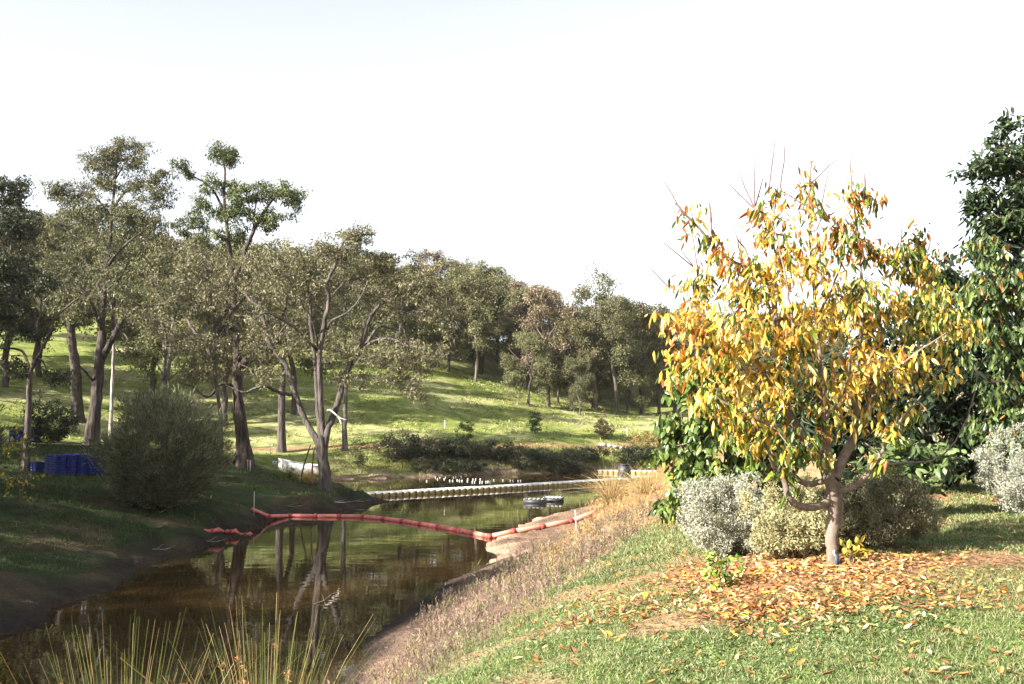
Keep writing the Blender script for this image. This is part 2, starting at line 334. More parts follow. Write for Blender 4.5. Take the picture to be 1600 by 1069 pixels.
# ------------------------------------------------------------------ trees
def smooth_path(pts, rad, sub=3):
    pts = np.asarray(pts, float); n = len(pts)
    if n < 3: 
        t = np.linspace(0, 1, sub * 2)[:, None]; return pts[0] * (1 - t) + pts[-1] * t, np.linspace(rad[0], rad[-1], sub * 2)
    out = []; ro = []
    for i in range(n - 1):
        p0 = pts[max(i - 1, 0)]; p1 = pts[i]; p2 = pts[i + 1]; p3 = pts[min(i + 2, n - 1)]
        for k in range(sub):
            t = k / sub
            out.append(.5 * ((2 * p1) + (-p0 + p2) * t + (2 * p0 - 5 * p1 + 4 * p2 - p3) * t * t + (-p0 + 3 * p1 - 3 * p2 + p3) * t ** 3)); ro.append(rad[i] * (1 - t) + rad[i + 1] * t)
    out.append(pts[-1]); ro.append(rad[-1]); return np.array(out), np.array(ro)
class Tree:
    """main limbs are laid out, then twigs reach each leaf clump from the nearest wood"""
    def __init__(s, bark=(.2, .17, .15), wob=.02):
        s.wood = MB(); s.nodes = []; s.nr = []; s.bark = np.array(bark); s.wob = wob; s.leafp = []; s.leafd = []
    def limb(s, pts, r0, r1, sub=4, k=8, flare=False, col=None):
        n = len(pts); L = np.linspace(0, 1, n); rad = r0 * (1 - L) + r1 * L
        p, r = smooth_path(pts, rad, sub)
        p = p + rng.normal(0, s.wob, p.shape) * (np.arange(len(p)) > 0)[:, None]
        if flare: r = r * (1 + .7 * np.exp(-np.arange(len(r)) / 1.6))
        s.wood.tube(p, r * (1 + rng.normal(0, .05, len(r))), k, s.bark if col is None else np.array(col))
        s.nodes += list(p); s.nr += list(r)
    def grow(s, targets, rmax=.05, bend=.25, seg=5, k=4, droop=0.0, twig=.006, start=0):
        tg = np.asarray(targets, float)
        nodes = np.array(s.nodes); nr = list(s.nr)
        d = ((tg[:, None] - nodes[None]) ** 2).sum(-1); best = d.min(1); arg = d.argmin(1)
        left = set(range(len(tg)))
        while left:
            i = min(left, key=lambda q: best[q]); left.discard(i)
            a = nodes[arg[i]]; b = tg[i]; L = math.sqrt(best[i]) + 1e-4
            m = (a + b) / 2 + rng.normal(0, .12 * L, 3) + np.array([0, 0, -bend * L * .5])
            t = np.linspace(0, 1, seg)[:, None]; p = (1 - t) ** 2 * a + 2 * t * (1 - t) * m + t * t * b
            p[1:-1] += rng.normal(0, .04 * L, (seg - 2, 3))
            r0 = min(nr[arg[i]] * .7, rmax, .012 + .03 * L); r0 = max(r0, twig * 1.3)
            rr = np.linspace(r0, max(twig, r0 * .35), seg)
            s.wood.tube(p, rr, k, s.bark * rng.uniform(.8, 1.25))
            base = len(nodes); nodes = np.concatenate([nodes, p[1:]]); nr += list(rr[1:])
            s.leafp.append(b); s.leafd.append(norm(p[-1] - p[-2]))
            if left:
                lf = np.array(list(left)); dd = ((tg[lf][:, None] - p[None, 1:]) ** 2).sum(-1); mn = dd.min(1); am = dd.argmin(1)
                u = mn < best[lf]; best[lf[u]] = mn[u]; arg[lf[u]] = base + am[u]
        s.nodes = list(nodes); s.nr = nr
def blob_points(blobs, dens=1.0):
    """blobs: (px, py, Y, rx px, ry px, depth m, n) -> points in ellipsoids"""
    out = []
    for px, py, Y, rx, ry, rd, n in blobs:
        c = P(px, py, Y); u = Y / F_PX; n = max(1, int(n * dens))
        q = rand_dirs(n) * (rng.uniform(.15, 1, (n, 1)) ** (1 / 2.4)); out.append(c + q * np.array([rx * u, rd, ry * u]))
    return np.concatenate(out)
def clump_leaves(mb, centers, per, rad, length, width, palette, tmpl=LEAF_DIA, hang=.35, jit=.22, flat=.7, w=None):
    n = len(centers) * per; ci = np.repeat(np.arange(len(centers)), per)
    rr = np.repeat(rad * rng.uniform(.55, 1.25, len(centers)), per)
    off = rand_dirs(n) * (rng.uniform(0, 1, (n, 1)) ** (.45)) * rr[:, None]; off[:, 2] *= flat
    pos = centers[ci] + off; y = rand_dirs(n); y[:, 2] -= hang; nd = rand_dirs(n) + np.array([0, 0, .3])
    tone = np.repeat(rng.normal(1, .19, len(centers)), per)[:, None]
    scatter(mb, tmpl, pos, y, nd, length * rng.uniform(.6, 1.3, n), width * rng.uniform(.7, 1.3, n), pal(palette, n, jit, w) * tone)
def PT(lst, Y):
    return [P(a[0], a[1], Y + (a[2] if len(a) > 2 else 0)) for a in lst]
OLIVE = [(.10, .105, .044), (.135, .132, .058), (.075, .082, .034), (.165, .15, .076)]
BROWNISH = [(.135, .125, .06), (.17, .15, .08), (.095, .095, .045), (.11, .12, .045), (.18, .15, .095)]
GREENER = [(.075, .10, .026), (.11, .135, .036), (.15, .165, .05), (.05, .07, .02)]
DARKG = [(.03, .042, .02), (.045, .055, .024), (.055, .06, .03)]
def px_tree(name, label, Y, limbs, blobs, per, rad, L, Wd, palette, bark=(.2, .165, .145), dens=1.0, group=None, mat=M_GUM, cat='tree', tw=.012, rmax=.07, bare=0, base_to_ground=True, hang=.85, extra=None):
    t = Tree(bark, .012 * Y / 50)
    base = P(*limbs[0][0][0][:2], Y)
    zg = hz(base[0], base[1])
    for i, (pts, r0, r1) in enumerate(limbs):
        pp = PT(pts, Y)
        if i == 0: pp[0][2] = min(pp[0][2], zg) - .25
        t.limb(pp, r0, r1, k=10 if r0 > .15 else 7, flare=(i == 0))
    cen = blob_points(blobs, dens * 1.55); t.grow(cen, rmax=rmax, twig=tw)
    if Y < 66:
        m_ = len(t.leafp); sub = np.repeat(np.array(t.leafp), 2, 0) + rand_dirs(m_ * 2) * rng.uniform(.35, .8, (m_ * 2, 1)) * np.array([1, 1, .7]) * rad * 1.5
        t.grow(sub, rmax=.012, twig=tw * .55, k=3, seg=4, bend=.1); per = int(per * .38); rad = rad * .72
    if bare:
        tip = np.array(t.leafp)[rng.choice(len(t.leafp), bare)] + rand_dirs(bare) * np.array([.8, .8, .6]) * (Y / 50) + np.array([0, 0, .3])
        k0 = len(t.leafp); bk = t.bark; t.bark = np.array([.17, .145, .13]); t.grow(tip, rmax=.03, twig=tw * .8, bend=-.15, k=3); t.bark = bk; t.leafp = t.leafp[:k0]
    root = empty(name, (base[0], base[1], zg), 0, label, cat, group)
    t.wood.obj('trunk', M_BARK, root, True, org=(base[0], base[1], zg))
    lv = MB(); clump_leaves(lv, np.array(t.leafp), per, rad, L, Wd, palette, hang=hang)
    lv.obj('crown', mat, root, org=(base[0], base[1], zg))
    return root

# --- the three big gums on the far side of the left bank
px_tree('gum_tree', 'big many-stemmed gum on the point, roots at the water, pale broken branch', 47,
    [([(510, 770), (508, 745), (504, 712), (500, 684)], .30, .27),
     ([(507, 722), (500, 700), (488, 676, .2), (474, 650, .4), (464, 622, .4), (455, 598, .5), (447, 572, .8), (430, 548, 1), (419, 530, 1), (412, 500, 1.2), (408, 482, 1.2), (392, 470, 1.5), (380, 452, 1.8)], .17, .06),
     ([(506, 715), (501, 682), (497, 640, .3), (494, 590, .5), (490, 545, .6), (485, 505, .8), (485, 470, 1), (478, 440, 1.2), (470, 412, 1.3)], .14, .05),
     ([(507, 712), (504, 676), (501, 620, -.3), (499, 570, -.4), (502, 535, -.5), (508, 500, -.6), (514, 468, -.6), (511, 442, -.8), (522, 418, -1), (530, 396, -1), (537, 378, -1), (556, 368, -1.2), (585, 366, -1.3)], .15, .035),
     ([(506, 712), (511, 676), (522, 646, .3), (531, 618, .6), (537, 592, .8), (548, 570, .8), (562, 552, .6), (568, 527, .4), (576, 503, .4), (590, 480, .2), (604, 468, 0), (612, 455, 0), (640, 440, -.2), (662, 420, -.4)], .18, .04),
     ([(560, 554, .6), (580, 535, .2), (600, 529, -.2), (620, 532, -.5), (640, 545, -.8)], .08, .03),
     ([(566, 548, .6), (590, 512, 1), (606, 512, 1.4), (622, 516, 2)], .09, .03),
     ([(498, 548, -.2), (482, 534, -.8), (462, 514, -1.2), (436, 497, -1.6), (414, 490, -2), (396, 500, -2.3)], .08, .03),
     ([(496, 540), (490, 505, -1), (475, 480, -1.5), (468, 466, -2)], .06, .03),
     ([(505, 520, -.5), (520, 500, -.7), (540, 490, -1), (560, 470, -1.3), (575, 440, -1.6)], .06, .025),
     ([(513, 470, -.6), (540, 440, .2), (560, 435, .8), (585, 428, 1.2)], .05, .02),
     ([(455, 616, .4), (436, 614, .1), (416, 603, -.2), (396, 608, -.3), (380, 613, -.4), (352, 602, -.6)], .10, .04),
     ([(425, 540, 1), (440, 516, 1), (455, 502, 1.2), (470, 500, 1.5)], .05, .02)],
    [(560, 366, 46, 28, 12, .8, 9), (530, 385, 46, 40, 15, 1, 11), (495, 400, 47, 45, 22, 1.5, 14), (445, 405, 48, 45, 28, 1.5, 12), (575, 405, 47, 50, 25, 1.6, 14), (630, 415, 47, 40, 24, 1.5, 11),
     (668, 425, 46.5, 28, 22, 1.2, 8), (420, 455, 48, 50, 30, 1.6, 12), (490, 450, 47.5, 55, 30, 1.8, 14), (580, 455, 47.5, 55, 28, 1.8, 14), (645, 475, 47, 50, 35, 1.8, 14), (690, 490, 47, 26, 30, 1.2, 7),
     (395, 520, 48.5, 35, 30, 1.5, 9), (455, 535, 47, 40, 22, 1.5, 9), (525, 555, 48, 38, 22, 1.6, 8), (600, 560, 47, 50, 24, 1.8, 13), (660, 555, 46.5, 45, 30, 1.6, 13), (625, 592, 46.5, 40, 16, 1.4, 8),
     (545, 590, 47.5, 32, 16, 1.3, 7), (425, 585, 47, 28, 18, 1.3, 6), (655, 608, 46.5, 16, 20, .8, 4), (510, 500, 48.5, 60, 30, 1.5, 8)],
    76, .50, .18, .05, BROWNISH, bark=(.078, .066, .06), bare=260, rmax=.05)
bb = MB(); q = PT([(511, 642), (516, 641), (525, 648), (530, 654), (533, 662)], 46.6); bb.tube(smooth_path(q, [.06, .05, .04, .03, .02])[0], .035, 6, (.6, .55, .48))
q = PT([(526, 649), (533, 654), (541, 656)], 46.6); bb.tube(q, [.03, .02, .01], 5, (.6, .55, .48))
_o = bb.obj('broken_branch', M_BARK, None, True); _par = [o for o in bpy.data.objects if o.name == 'gum_tree'][0]
for v in _o.data.vertices: v.co -= _par.location
_o.parent = _par; _o['label'] = 'pale snapped branch sticking out of the fork'

px_tree('gum_tree', 'tall spreading gum with rough brown trunk and green topmost tufts', 55,
    [([(384, 724), (379, 684), (373, 642), (371, 600), (371, 562), (370, 540)], .42, .20),
     ([(371, 600), (371, 560), (368, 500, .2), (365, 450, .4), (360, 402, .5), (354, 350, .5), (350, 305, .6), (352, 272, .6), (347, 244, .6)], .22, .04),
     ([(374, 575), (398, 552, -.3), (423, 539, -.5), (440, 500, -.6), (448, 470, -.8)], .22, .06),
     ([(358, 382, .5), (340, 366, 1), (312, 355, 1.2), (280, 363, 1.5)], .09, .03), ([(353, 342, .5), (337, 302, .8), (316, 283, .8), (297, 273, .8), (291, 256, .8)], .08, .02),
     ([(365, 440, .4), (380, 400, 0), (392, 370, -.3), (405, 345, -.5), (420, 320, -.5), (442, 300, -.8), (472, 304, -1)], .14, .03), ([(394, 368, -.3), (398, 335, -.4), (401, 305, -.6)], .06, .02),
     ([(369, 606), (346, 600, -.6), (324, 620, -1), (300, 604, -1.3), (278, 596, -1.6)], .10, .03), ([(365, 455, .4), (335, 420, 1.4), (318, 400, 1.8), (300, 395, 2.2)], .12, .03),
     ([(368, 520, .2), (340, 490, -1), (318, 470, -1.8), (290, 455, -2.4)], .10, .03), ([(384, 724), (366, 722), (378, 690), (380, 665)], .16, .05)],
    [(350, 242, 55.6, 20, 13, .8, 10), (292, 262, 55.8, 11, 16, .6, 5), (345, 292, 55.5, 36, 12, 1, 8), (398, 298, 54.6, 38, 16, 1.2, 13), (452, 306, 54.2, 30, 14, 1, 10), (325, 325, 56, 34, 14, 1.2, 9), (385, 330, 55, 32, 22, 1.5, 14),
     (298, 352, 56.5, 30, 14, 1, 9), (362, 368, 55.5, 24, 18, 1.2, 7), (430, 345, 54.5, 30, 16, 1.2, 7)],
    100, .52, .20, .062, GREENER, bark=(.06, .046, .04), rmax=.07, bare=70)
px_tree('gum_tree', 'brownish spreading gum crown in front of the rough-trunked tall gum', 52,
    [([(345, 735), (345, 660), (338, 600), (335, 540), (332, 480)], .10, .07), ([(334, 560), (305, 520, 1), (285, 490, 1.4), (262, 470, 1.8)], .11, .03), ([(334, 530), (360, 490, -1), (385, 460, -1.2), (400, 430, -1.5)], .11, .03), ([(332, 485), (325, 440), (318, 410), (312, 388)], .10, .03)],
    [(318, 410, 52.3, 50, 26, 2, 16), (375, 430, 51.3, 48, 30, 2, 16), (275, 440, 53.3, 45, 30, 2, 15), (330, 470, 51.3, 70, 36, 2.5, 24), (400, 490, 50.8, 45, 40, 2, 14), (265, 510, 53.3, 50, 35, 2.2, 16), (330, 540, 51.3, 60, 36, 2.2, 18), (300, 585, 51.3, 40, 22, 1.6, 8), (390, 560, 51.3, 30, 30, 1.5, 6)],
    84, .62, .19, .055, BROWNISH, bark=(.10, .085, .075), bare=160)
px_tree('gum_tree', 'tallest gum at left with leaning dark trunk behind the feathery bush', 60,
    [([(143, 699), (146, 660), (152, 610), (156, 560), (160, 518)], .42, .25), ([(157, 550), (160, 510), (163, 465), (168, 405), (174, 350), (178, 300), (182, 255), (184, 228)], .20, .025),
     ([(154, 590), (160, 560), (176, 530, -.4), (192, 500, -.6), (216, 482, -.9), (250, 476, -1.2), (290, 470, -1.5)], .24, .05), ([(161, 470), (150, 438, .8), (132, 408, 1.2), (112, 392, 1.4), (92, 384, 1.8)], .14, .03),
     ([(166, 420), (186, 392, -.8), (214, 368, -1.2), (240, 352, -1.5)], .12, .03), ([(175, 340), (152, 312, .6), (128, 300, .9), (104, 298, 1.2)], .08, .025), ([(177, 325), (196, 300, -.6), (222, 290, -1), (246, 284, -1.2)], .08, .02),
     ([(180, 280), (196, 255, .6), (212, 240, .8)], .05, .02), ([(152, 605), (135, 582, -.6), (124, 572, -1), (122, 552, -1.2)], .09, .03), ([(180, 526), (176, 490, .3), (186, 440, .6), (205, 405, .9)], .14, .03),
     ([(160, 520), (146, 480, -.6), (128, 450, -1), (100, 432, -1.4)], .13, .03), ([(185, 512), (200, 530, -1), (190, 545, -1.4), (206, 548, -1.6)], .05, .02)],
    [(180, 262, 60, 46, 12, 1.2, 8), (138, 318, 60.5, 46, 12, 1.4, 8), (215, 318, 59.5, 46, 12, 1.4, 8), (186, 232, 60, 40, 16, 1.3, 14), (158, 252, 60.5, 28, 13, 1, 9), (215, 252, 60, 22, 12, 1, 7), (178, 284, 60.5, 50, 14, 1.5, 11), (112, 298, 61, 38, 16, 1.4, 14), (232, 298, 59, 38, 18, 1.5, 14), (252, 278, 58.8, 14, 10, .8, 4), (150, 335, 60.5, 60, 14, 1.6, 13),
     (215, 345, 59, 48, 18, 1.6, 13), (100, 362, 61.5, 48, 22, 1.8, 16), (165, 385, 60, 70, 22, 2, 18), (240, 400, 59, 40, 26, 1.8, 12), (70, 405, 61.5, 35, 25, 1.6, 9), (120, 430, 60.5, 60, 26, 2, 16), (210, 440, 59, 55, 28, 2, 15), (150, 475, 59.5, 65, 25, 2, 14), (240, 480, 58.6, 40, 20, 1.6, 9), (95, 480, 60, 40, 24, 1.6, 9)],
    96, .60, .21, .058, OLIVE, bark=(.06, .048, .042), bare=220, rmax=.07)
px_tree('gum_tree', 'dark gum at the left edge of the bank, forked low with bare sunlit limbs', 46,
    [([(40, 700), (44, 650), (46, 600), (48, 578)], .14, .12), ([(48, 580), (62, 552, -.4), (76, 524, -.6), (86, 498, -.8), (104, 480, -1), (122, 466, -1.2)], .09, .03), ([(47, 582), (40, 556, .5), (28, 546, .8), (0, 544, 1.2), (-30, 540, 1.5)], .07, .04),
     ([(50, 575), (56, 540, .2), (60, 500, .5), (64, 470, .8), (50, 430, .9), (30, 390, .9), (16, 350, .8)], .08, .03), ([(60, 500, .5), (30, 470, 0), (-5, 450, -.5), (-40, 430, -1)], .05, .03), ([(30, 390, .9), (48, 360, 0), (70, 345, -.5)], .04, .02)],
    [(8, 300, 46.5, 36, 24, 1.2, 20), (-30, 340, 46.5, 50, 40, 1.5, 24), (28, 350, 46, 34, 26, 1.2, 18), (10, 410, 46, 52, 30, 1.6, 26), (60, 440, 46, 30, 20, 1.2, 9), (0, 470, 46, 55, 30, 1.6, 24), (-50, 480, 46, 50, 50, 1.6, 22), (40, 290, 46.5, 8, 6, .4, 3), (30, 520, 46, 50, 18, 1.2, 10), (15, 575, 45, 26, 16, .8, 5), (90, 590, 45, 22, 14, .8, 4)],
    92, .46, .15, .065, DARKG, bark=(.085, .07, .062), bare=30)
px_tree('gum_tree', 'stout straight trunk standing in sunlit grass left of the tallest gum', 78,
    [([(122, 617), (119, 590), (116, 560), (112, 530), (110, 500)], .40, .30), ([(112, 525), (95, 490, .5), (80, 460, 1)], .18, .05), ([(111, 510), (126, 470, -.5), (140, 440, -1)], .18, .05)],
    [(110, 490, 78, 40, 16, 2, 12), (80, 460, 79, 45, 30, 2.4, 18), (140, 455, 78, 40, 30, 2.4, 16), (110, 420, 79, 50, 30, 2.5, 16), (105, 360, 79, 45, 26, 2.5, 16)], 80, .8, .24, .1, OLIVE, bark=(.065, .054, .046))
px_tree('gum_tree', 'slender white-barked trunk standing just right of the tallest gum', 70,
    [([(174, 640), (175, 610), (177, 570), (178, 530), (179, 480), (182, 430)], .13, .09), ([(179, 490), (165, 450), (160, 420)], .06, .02)],
    [(182, 400, 70, 40, 30, 2, 14), (165, 440, 70, 35, 22, 1.6, 8)], 80, .7, .2, .09, OLIVE, bark=(.26, .24, .22))
px_tree('gum_tree', 'twin-stemmed smaller gum right of the tallest gum, leaves low', 68,
    [([(258, 616), (257, 585), (257, 550), (254, 510), (250, 480)], .17, .10), ([(259, 608), (264, 575, -.3), (267, 540, -.4), (270, 505, -.4), (284, 465, -.6)], .15, .07), ([(257, 590), (240, 562, -1), (222, 548, -1.4)], .05, .02), ([(258, 598), (284, 576, -1), (302, 560, -1.5)], .06, .02)],
    [(225, 548, 67, 22, 18, 1.2, 9), (255, 410, 69, 50, 30, 2.5, 20), (285, 430, 69, 40, 30, 2.5, 14), (222, 580, 66.8, 16, 14, 1, 5), (262, 470, 68, 55, 26, 2.2, 18), (240, 440, 68.5, 45, 26, 2.2, 14), (290, 480, 67.5, 35, 22, 1.8, 10), (238, 510, 67.5, 22, 15, 1.2, 5), (232, 612, 66.5, 18, 8, 1, 3)],  # upper blobs added so the crown throws shade across the slope
    76, .6, .19, .08, [(.10, .12, .035), (.13, .13, .05), (.08, .09, .035)], bark=(.13, .11, .098))
px_tree('gum_tree', 'thin dark trunk seen just left of the many-stemmed gum fork', 74,
    [([(441, 634), (441, 600), (443, 560), (446, 520)], .25, .15), ([(445, 530), (425, 490, 1), (410, 470, 1)], .1, .04)],
    [(440, 500, 74, 45, 30, 2.5, 20), (480, 470, 75, 45, 30, 2.5, 18), (450, 430, 75, 60, 30, 3, 24), (410, 400, 76, 45, 26, 2.5, 16), (415, 480, 74, 40, 30, 2.5, 12)], 76, .75, .22, .09, OLIVE, bark=(.075, .062, .055))  # crown raised and widened to lengthen its shadow on the slope
px_tree('gum_tree', 'thin grey trunk seen just right of the many-stemmed gum', 75,
    [([(539, 650), (540, 620), (542, 590), (545, 550)], .17, .12), ([(543, 575), (556, 545, .5), (570, 520, 1)], .08, .03)],
    [(545, 530, 75, 40, 30, 2.4, 18), (575, 500, 76, 45, 30, 2.6, 20), (560, 440, 77, 60, 34, 3, 26), (610, 450, 77, 45, 30, 2.5, 18), (510, 420, 77, 45, 30, 2.5, 16), (600, 560, 75, 35, 22, 2, 8)], 76, .75, .22, .09, OLIVE, bark=(.10, .088, .08))  # higher blobs added for the shadow this crown casts uphill

# --- gums in the wood on the hill: built once per kind, then copied
def proto_gum(name, seed, h, spread, palette, bark, clumps=230, per=80, rad=.85, low=.16, lean=0.0):
    global rng
    keep = rng; rng = np.random.default_rng(seed)
    t = Tree(bark, .05)
    top = np.array([lean * h, 0, h * .8])
    tr = [np.array([0, 0, -.5]), np.array([lean * .1 * h + rng.normal(0, .15), rng.normal(0, .15), h * .2]), np.array([lean * .3 * h + rng.normal(0, .3), rng.normal(0, .3), h * .42]), np.array([lean * .6 * h, 0, h * .62]), top]
    t.limb(tr, .26, .07, k=7)
    for _ in range(6):
        s = rng.uniform(.3, .7); a = rng.uniform(0, 6.28); b = tr[1] * (1 - s) + top * s
        e = b + np.array([math.cos(a) * spread * .6, math.sin(a) * spread * .6, h * rng.uniform(.08, .25)])
        t.limb([b, (b + e) / 2 + np.array([0, 0, -.2]), e], .12, .04, k=5)
    c = []
    lobes = [np.array([math.cos(a) * spread * rng.uniform(.25, .75), math.sin(a) * spread * rng.uniform(.25, .75), h * rng.uniform(low + .12, .93)]) for a in rng.uniform(0, 6.28, 19)] + [np.array([lean * h, 0, h * .92])]
    for L_ in lobes:
        m = clumps // len(lobes); rr = spread * rng.uniform(.22, .42)
        w = 1 - .5 * abs((L_[2] / h) - .6)
        L_[:2] *= w
        c.append(L_ + rand_dirs(m) * rng.uniform(.3, 1, (m, 1)) * rr * np.array([1, 1, .7]))
    c = np.concatenate(c); c = c[c[:, 2] > h * low * .8]
    t.grow(c, rmax=.06, twig=.014, k=3, seg=4)
    root = empty(name, (0, 0, 0)); t.wood.obj('trunk', M_BARK, root, True)
    lv = MB(); clump_leaves(lv, np.array(t.leafp), per, rad, .24, .11, palette, flat=.75); lv.obj('crown', M_GUM, root)
    note(root); rng = keep
    return root
PR = {'olive': proto_gum('hill_gum_tree', 1, 12, 4.2, OLIVE, (.085, .07, .06)),
      'brown': proto_gum('hill_gum_tree', 2, 12, 4.0, [(.17, .13, .085), (.20, .145, .10), (.13, .11, .06)], (.11, .085, .075), lean=.03),
      'green': proto_gum('hill_gum_tree', 3, 12, 4.6, [(.13, .127, .052), (.17, .155, .07), (.095, .096, .04)], (.11, .095, .085), lean=-.03),
      'dark': proto_gum('hill_gum_tree', 4, 12, 4.4, [(.08, .078, .034), (.11, .10, .045), (.14, .118, .058)], (.065, .055, .05)),
      'airy': proto_gum('hill_gum_tree', 5, 12, 4.4, [(.13, .13, .065), (.10, .105, .05), (.16, .145, .08)], (.13, .11, .10), clumps=150, per=60, low=.26)}
PR['low'] = proto_gum('hill_gum_tree', 6, 12, 5.6, [(.12, .125, .05), (.15, .14, .07), (.09, .10, .04)], (.10, .08, .07), clumps=240, low=.05, lean=.05)
used = set()
def hill_tree(kind, x, y, h, label, group=None, wide=1.0):
    src = PR[kind]
    if kind in used: o = copy_tree(src)
    else: o = src; used.add(kind)
    o.location = (x, y, hz(x, y)); s = h / 12.0; o.scale = (s * wide, s * wide, s); o.rotation_euler = (0, 0, R.uniform(0, 6.28))
    return tag(o, label, 'tree', group)
def by_px(kind, px, basey, toppy, Y, label, group=None, wide=1.0):
    b = P(px, basey, Y); z = hz(b[0], Y); h = P(px, toppy, Y)[2] - z
    return hill_tree(kind, b[0], Y, h * 1.03, label, group, wide)
by_px('low', 826, 636, 520, 106, 'low rounded gum with leaves to the ground, left end of the lower clump', None, .95)
by_px('brown', 857, 641, 450, 109, 'tall pinkish-brown gum in the lower hillside clump', None, .8)
by_px('dark', 893, 645, 500, 108, 'dark gum with paired reddish trunks mid lower clump')
by_px('airy', 932, 646, 424, 114, 'tallest airy grey-green gum with see-through top in the lower clump', None, .85)
by_px('olive', 962, 648, 466, 109, 'straight dark-trunked gum toward the right of the lower clump', None, .8)
by_px('dark', 1003, 642, 474, 114, 'dark gum at right end of the lower clump, beside yellow leaves', None, .9)
by_px('green', 742, 598, 430, 116, 'gum with bare leaning trunk at the top edge of the grass slope', None, .8)
by_px('olive', 752, 577, 418, 124, 'gum on the slope with thin dark trunk just behind another', None, .9)
by_px('low', 905, 645, 560, 105, 'bushy young gum filling the foot of the lower clump', None, .8)
for px, Y, tp, k, lb in [(872, 113, 520, 'low', 'low leafy gum between the pinkish-brown and paired-trunk gums'), (925, 116, 540, 'low', 'low leafy gum under the tallest airy gum'), (980, 112, 530, 'low', 'low leafy gum beside the straight dark-trunked gum'), (1030, 118, 500, 'olive', 'olive gum half hidden by the yellow leaves')]:
    by_px(k, px, 644, tp, Y, lb, None, .9)
by_px('brown', 812, 600, 470, 122, 'brown-tinged gum between the slope-top gums and lower clump', None, .8)
by_px('dark', 700, 592, 440, 118, 'dark gum on the slope right of the many-stemmed gum crown', None, .9)
by_px('green', 655, 575, 420, 122, 'gum behind the right tips of the many-stemmed gum', None, .9)
for px, py, Y, tp, k, lb in [(152, 600, 92, 330, 'olive', 'gum on the grass slope hidden low behind the tallest gum trunk'), (60, 590, 90, 340, 'dark', 'dark gum on the slope between the left-edge gum and the stout trunk'), (372, 585, 96, 380, 'green', 'gum on the slope directly behind the rough-trunked gum'), (10, 600, 84, 330, 'dark', 'dark gum on the slope at the left edge of the picture'), (300, 575, 104, 370, 'olive', 'gum high on the slope above the feathery bush'), (352, 618, 83, 395, 'dark', 'dark gum added for its shadow on the slope just left of the rough-trunked gum'), (458, 600, 88, 400, 'olive', 'gum added for its shadow behind the left stem of the many-stemmed gum'), (240, 612, 86, 370, 'dark', 'dark gum added for its shadow behind the twin-stemmed gum')]:  # last three gums are added to throw shadow bands over the slope
    by_px(k, px, py, tp, Y, lb, None, .95)
GR = 'gum trees of the wood on the ridge'
LB = {'olive': 'olive gum in the dense wood covering the ridge', 'green': 'grey-green gum in the dense wood covering the ridge', 'dark': 'dark gum in the dense wood covering the ridge', 'brown': 'brownish gum in the dense wood covering the ridge', 'airy': 'thin-crowned gum in the dense wood covering the ridge', 'low': 'low bushy gum in the dense wood covering the ridge'}
kinds = ['olive', 'green', 'dark', 'low', 'airy', 'brown', 'low', 'low']
RT = random.Random(3); pts = []
for row, (Y, lo, hi, step) in enumerate([(114, -66, -14, 7.5), (124, -68, 24, 6.4), (133, -70, 36, 6.0), (143, -76, 44, 6.2), (155, -80, 52, 6.6), (170, -84, 60, 7.5)]):
    x = lo
    while x < hi:
        xx = x + RT.uniform(-2, 2); yy = Y + RT.uniform(-4, 4)
        if row == 0 and RT.random() < .3: x += step; continue
        pts.append((xx, yy)); x += step * RT.uniform(.8, 1.25)
xl = -64
while xl < 34: pts.append((xl + RT.uniform(-1, 1), 128.5 + RT.uniform(-1.5, 1.5) + (2 if xl > 5 else 0), 'low', 6.5)); xl += 4.6
for i, (x, y, *fix) in enumerate(pts):
    k = kinds[RT.randrange(len(kinds))]
    h = RT.uniform(10.5, 14.5) * (.72 if x < -26 else .85 if x < -12 else 1.0 if x < 2 else .88)
    if fix: k, h = fix[0], fix[1] * RT.uniform(.85, 1.15)
    px_ = 800 + x / y * F_PX; ZN = ['beyond the left-edge gum', 'beyond the tallest gum', 'beyond the feathery bush', 'beyond the rough-trunked gum', 'beyond the many-stemmed gum', 'above the top of the grass slope', 'above the slope right of the bare gums', 'behind the lower clump', 'behind the yellow tree', 'far behind the evergreens']
    zn = ZN[int(np.searchsorted([90, 210, 320, 420, 600, 710, 800, 1030, 1420], px_))]
    rw = 'hindmost' if y > 160 else 'rear' if y > 148 else 'middle' if y > 138 else 'second-row' if y > 130 else 'front-row'
    lb_ = '%s %s gum in the ridge wood %s' % (rw, {'olive': 'olive', 'green': 'grey-green', 'dark': 'dark', 'brown': 'brownish', 'airy': 'thin-crowned', 'low': 'low bushy'}[k], zn)
    hill_tree(k, x, y, h, lb_, GR, RT.uniform(.85, 1.1))
# trees of the left bank outside the picture whose shade falls over the bank
for i, (x, y, h, k) in enumerate([(-26, 14, 11, 'dark'), (-21, 20.5, 9, 'low'), (-27, 25, 12, 'dark'), (-22.5, 31, 9, 'dark'), (-31, 34, 13, 'olive'), (-37, 43, 14, 'dark'), (-24, 6, 10, 'dark'), (-40, 55, 14, 'olive'), (-34, 22, 14, 'dark'), (-45, 68, 13, 'green'), (-50, 84, 13, 'dark'), (-56, 100, 13, 'olive'), (-18.5, 11, 10, 'dark'), (-31, 29, 13, 'dark'), (-29, 38, 12, 'low'), (-36, 49, 13, 'dark'), (-46, 76, 14, 'olive'), (-47.5, 88, 15, 'dark'), (-53, 93, 15, 'olive'), (-55, 77, 15, 'dark'), (-15, 14.5, 9, 'dark'), (-19.5, 25.5, 10, 'dark')]):
    hill_tree(k, x, y, h, 'shade gum out on the left bank beyond the feathery bush', 'gums off to the left of the bank')

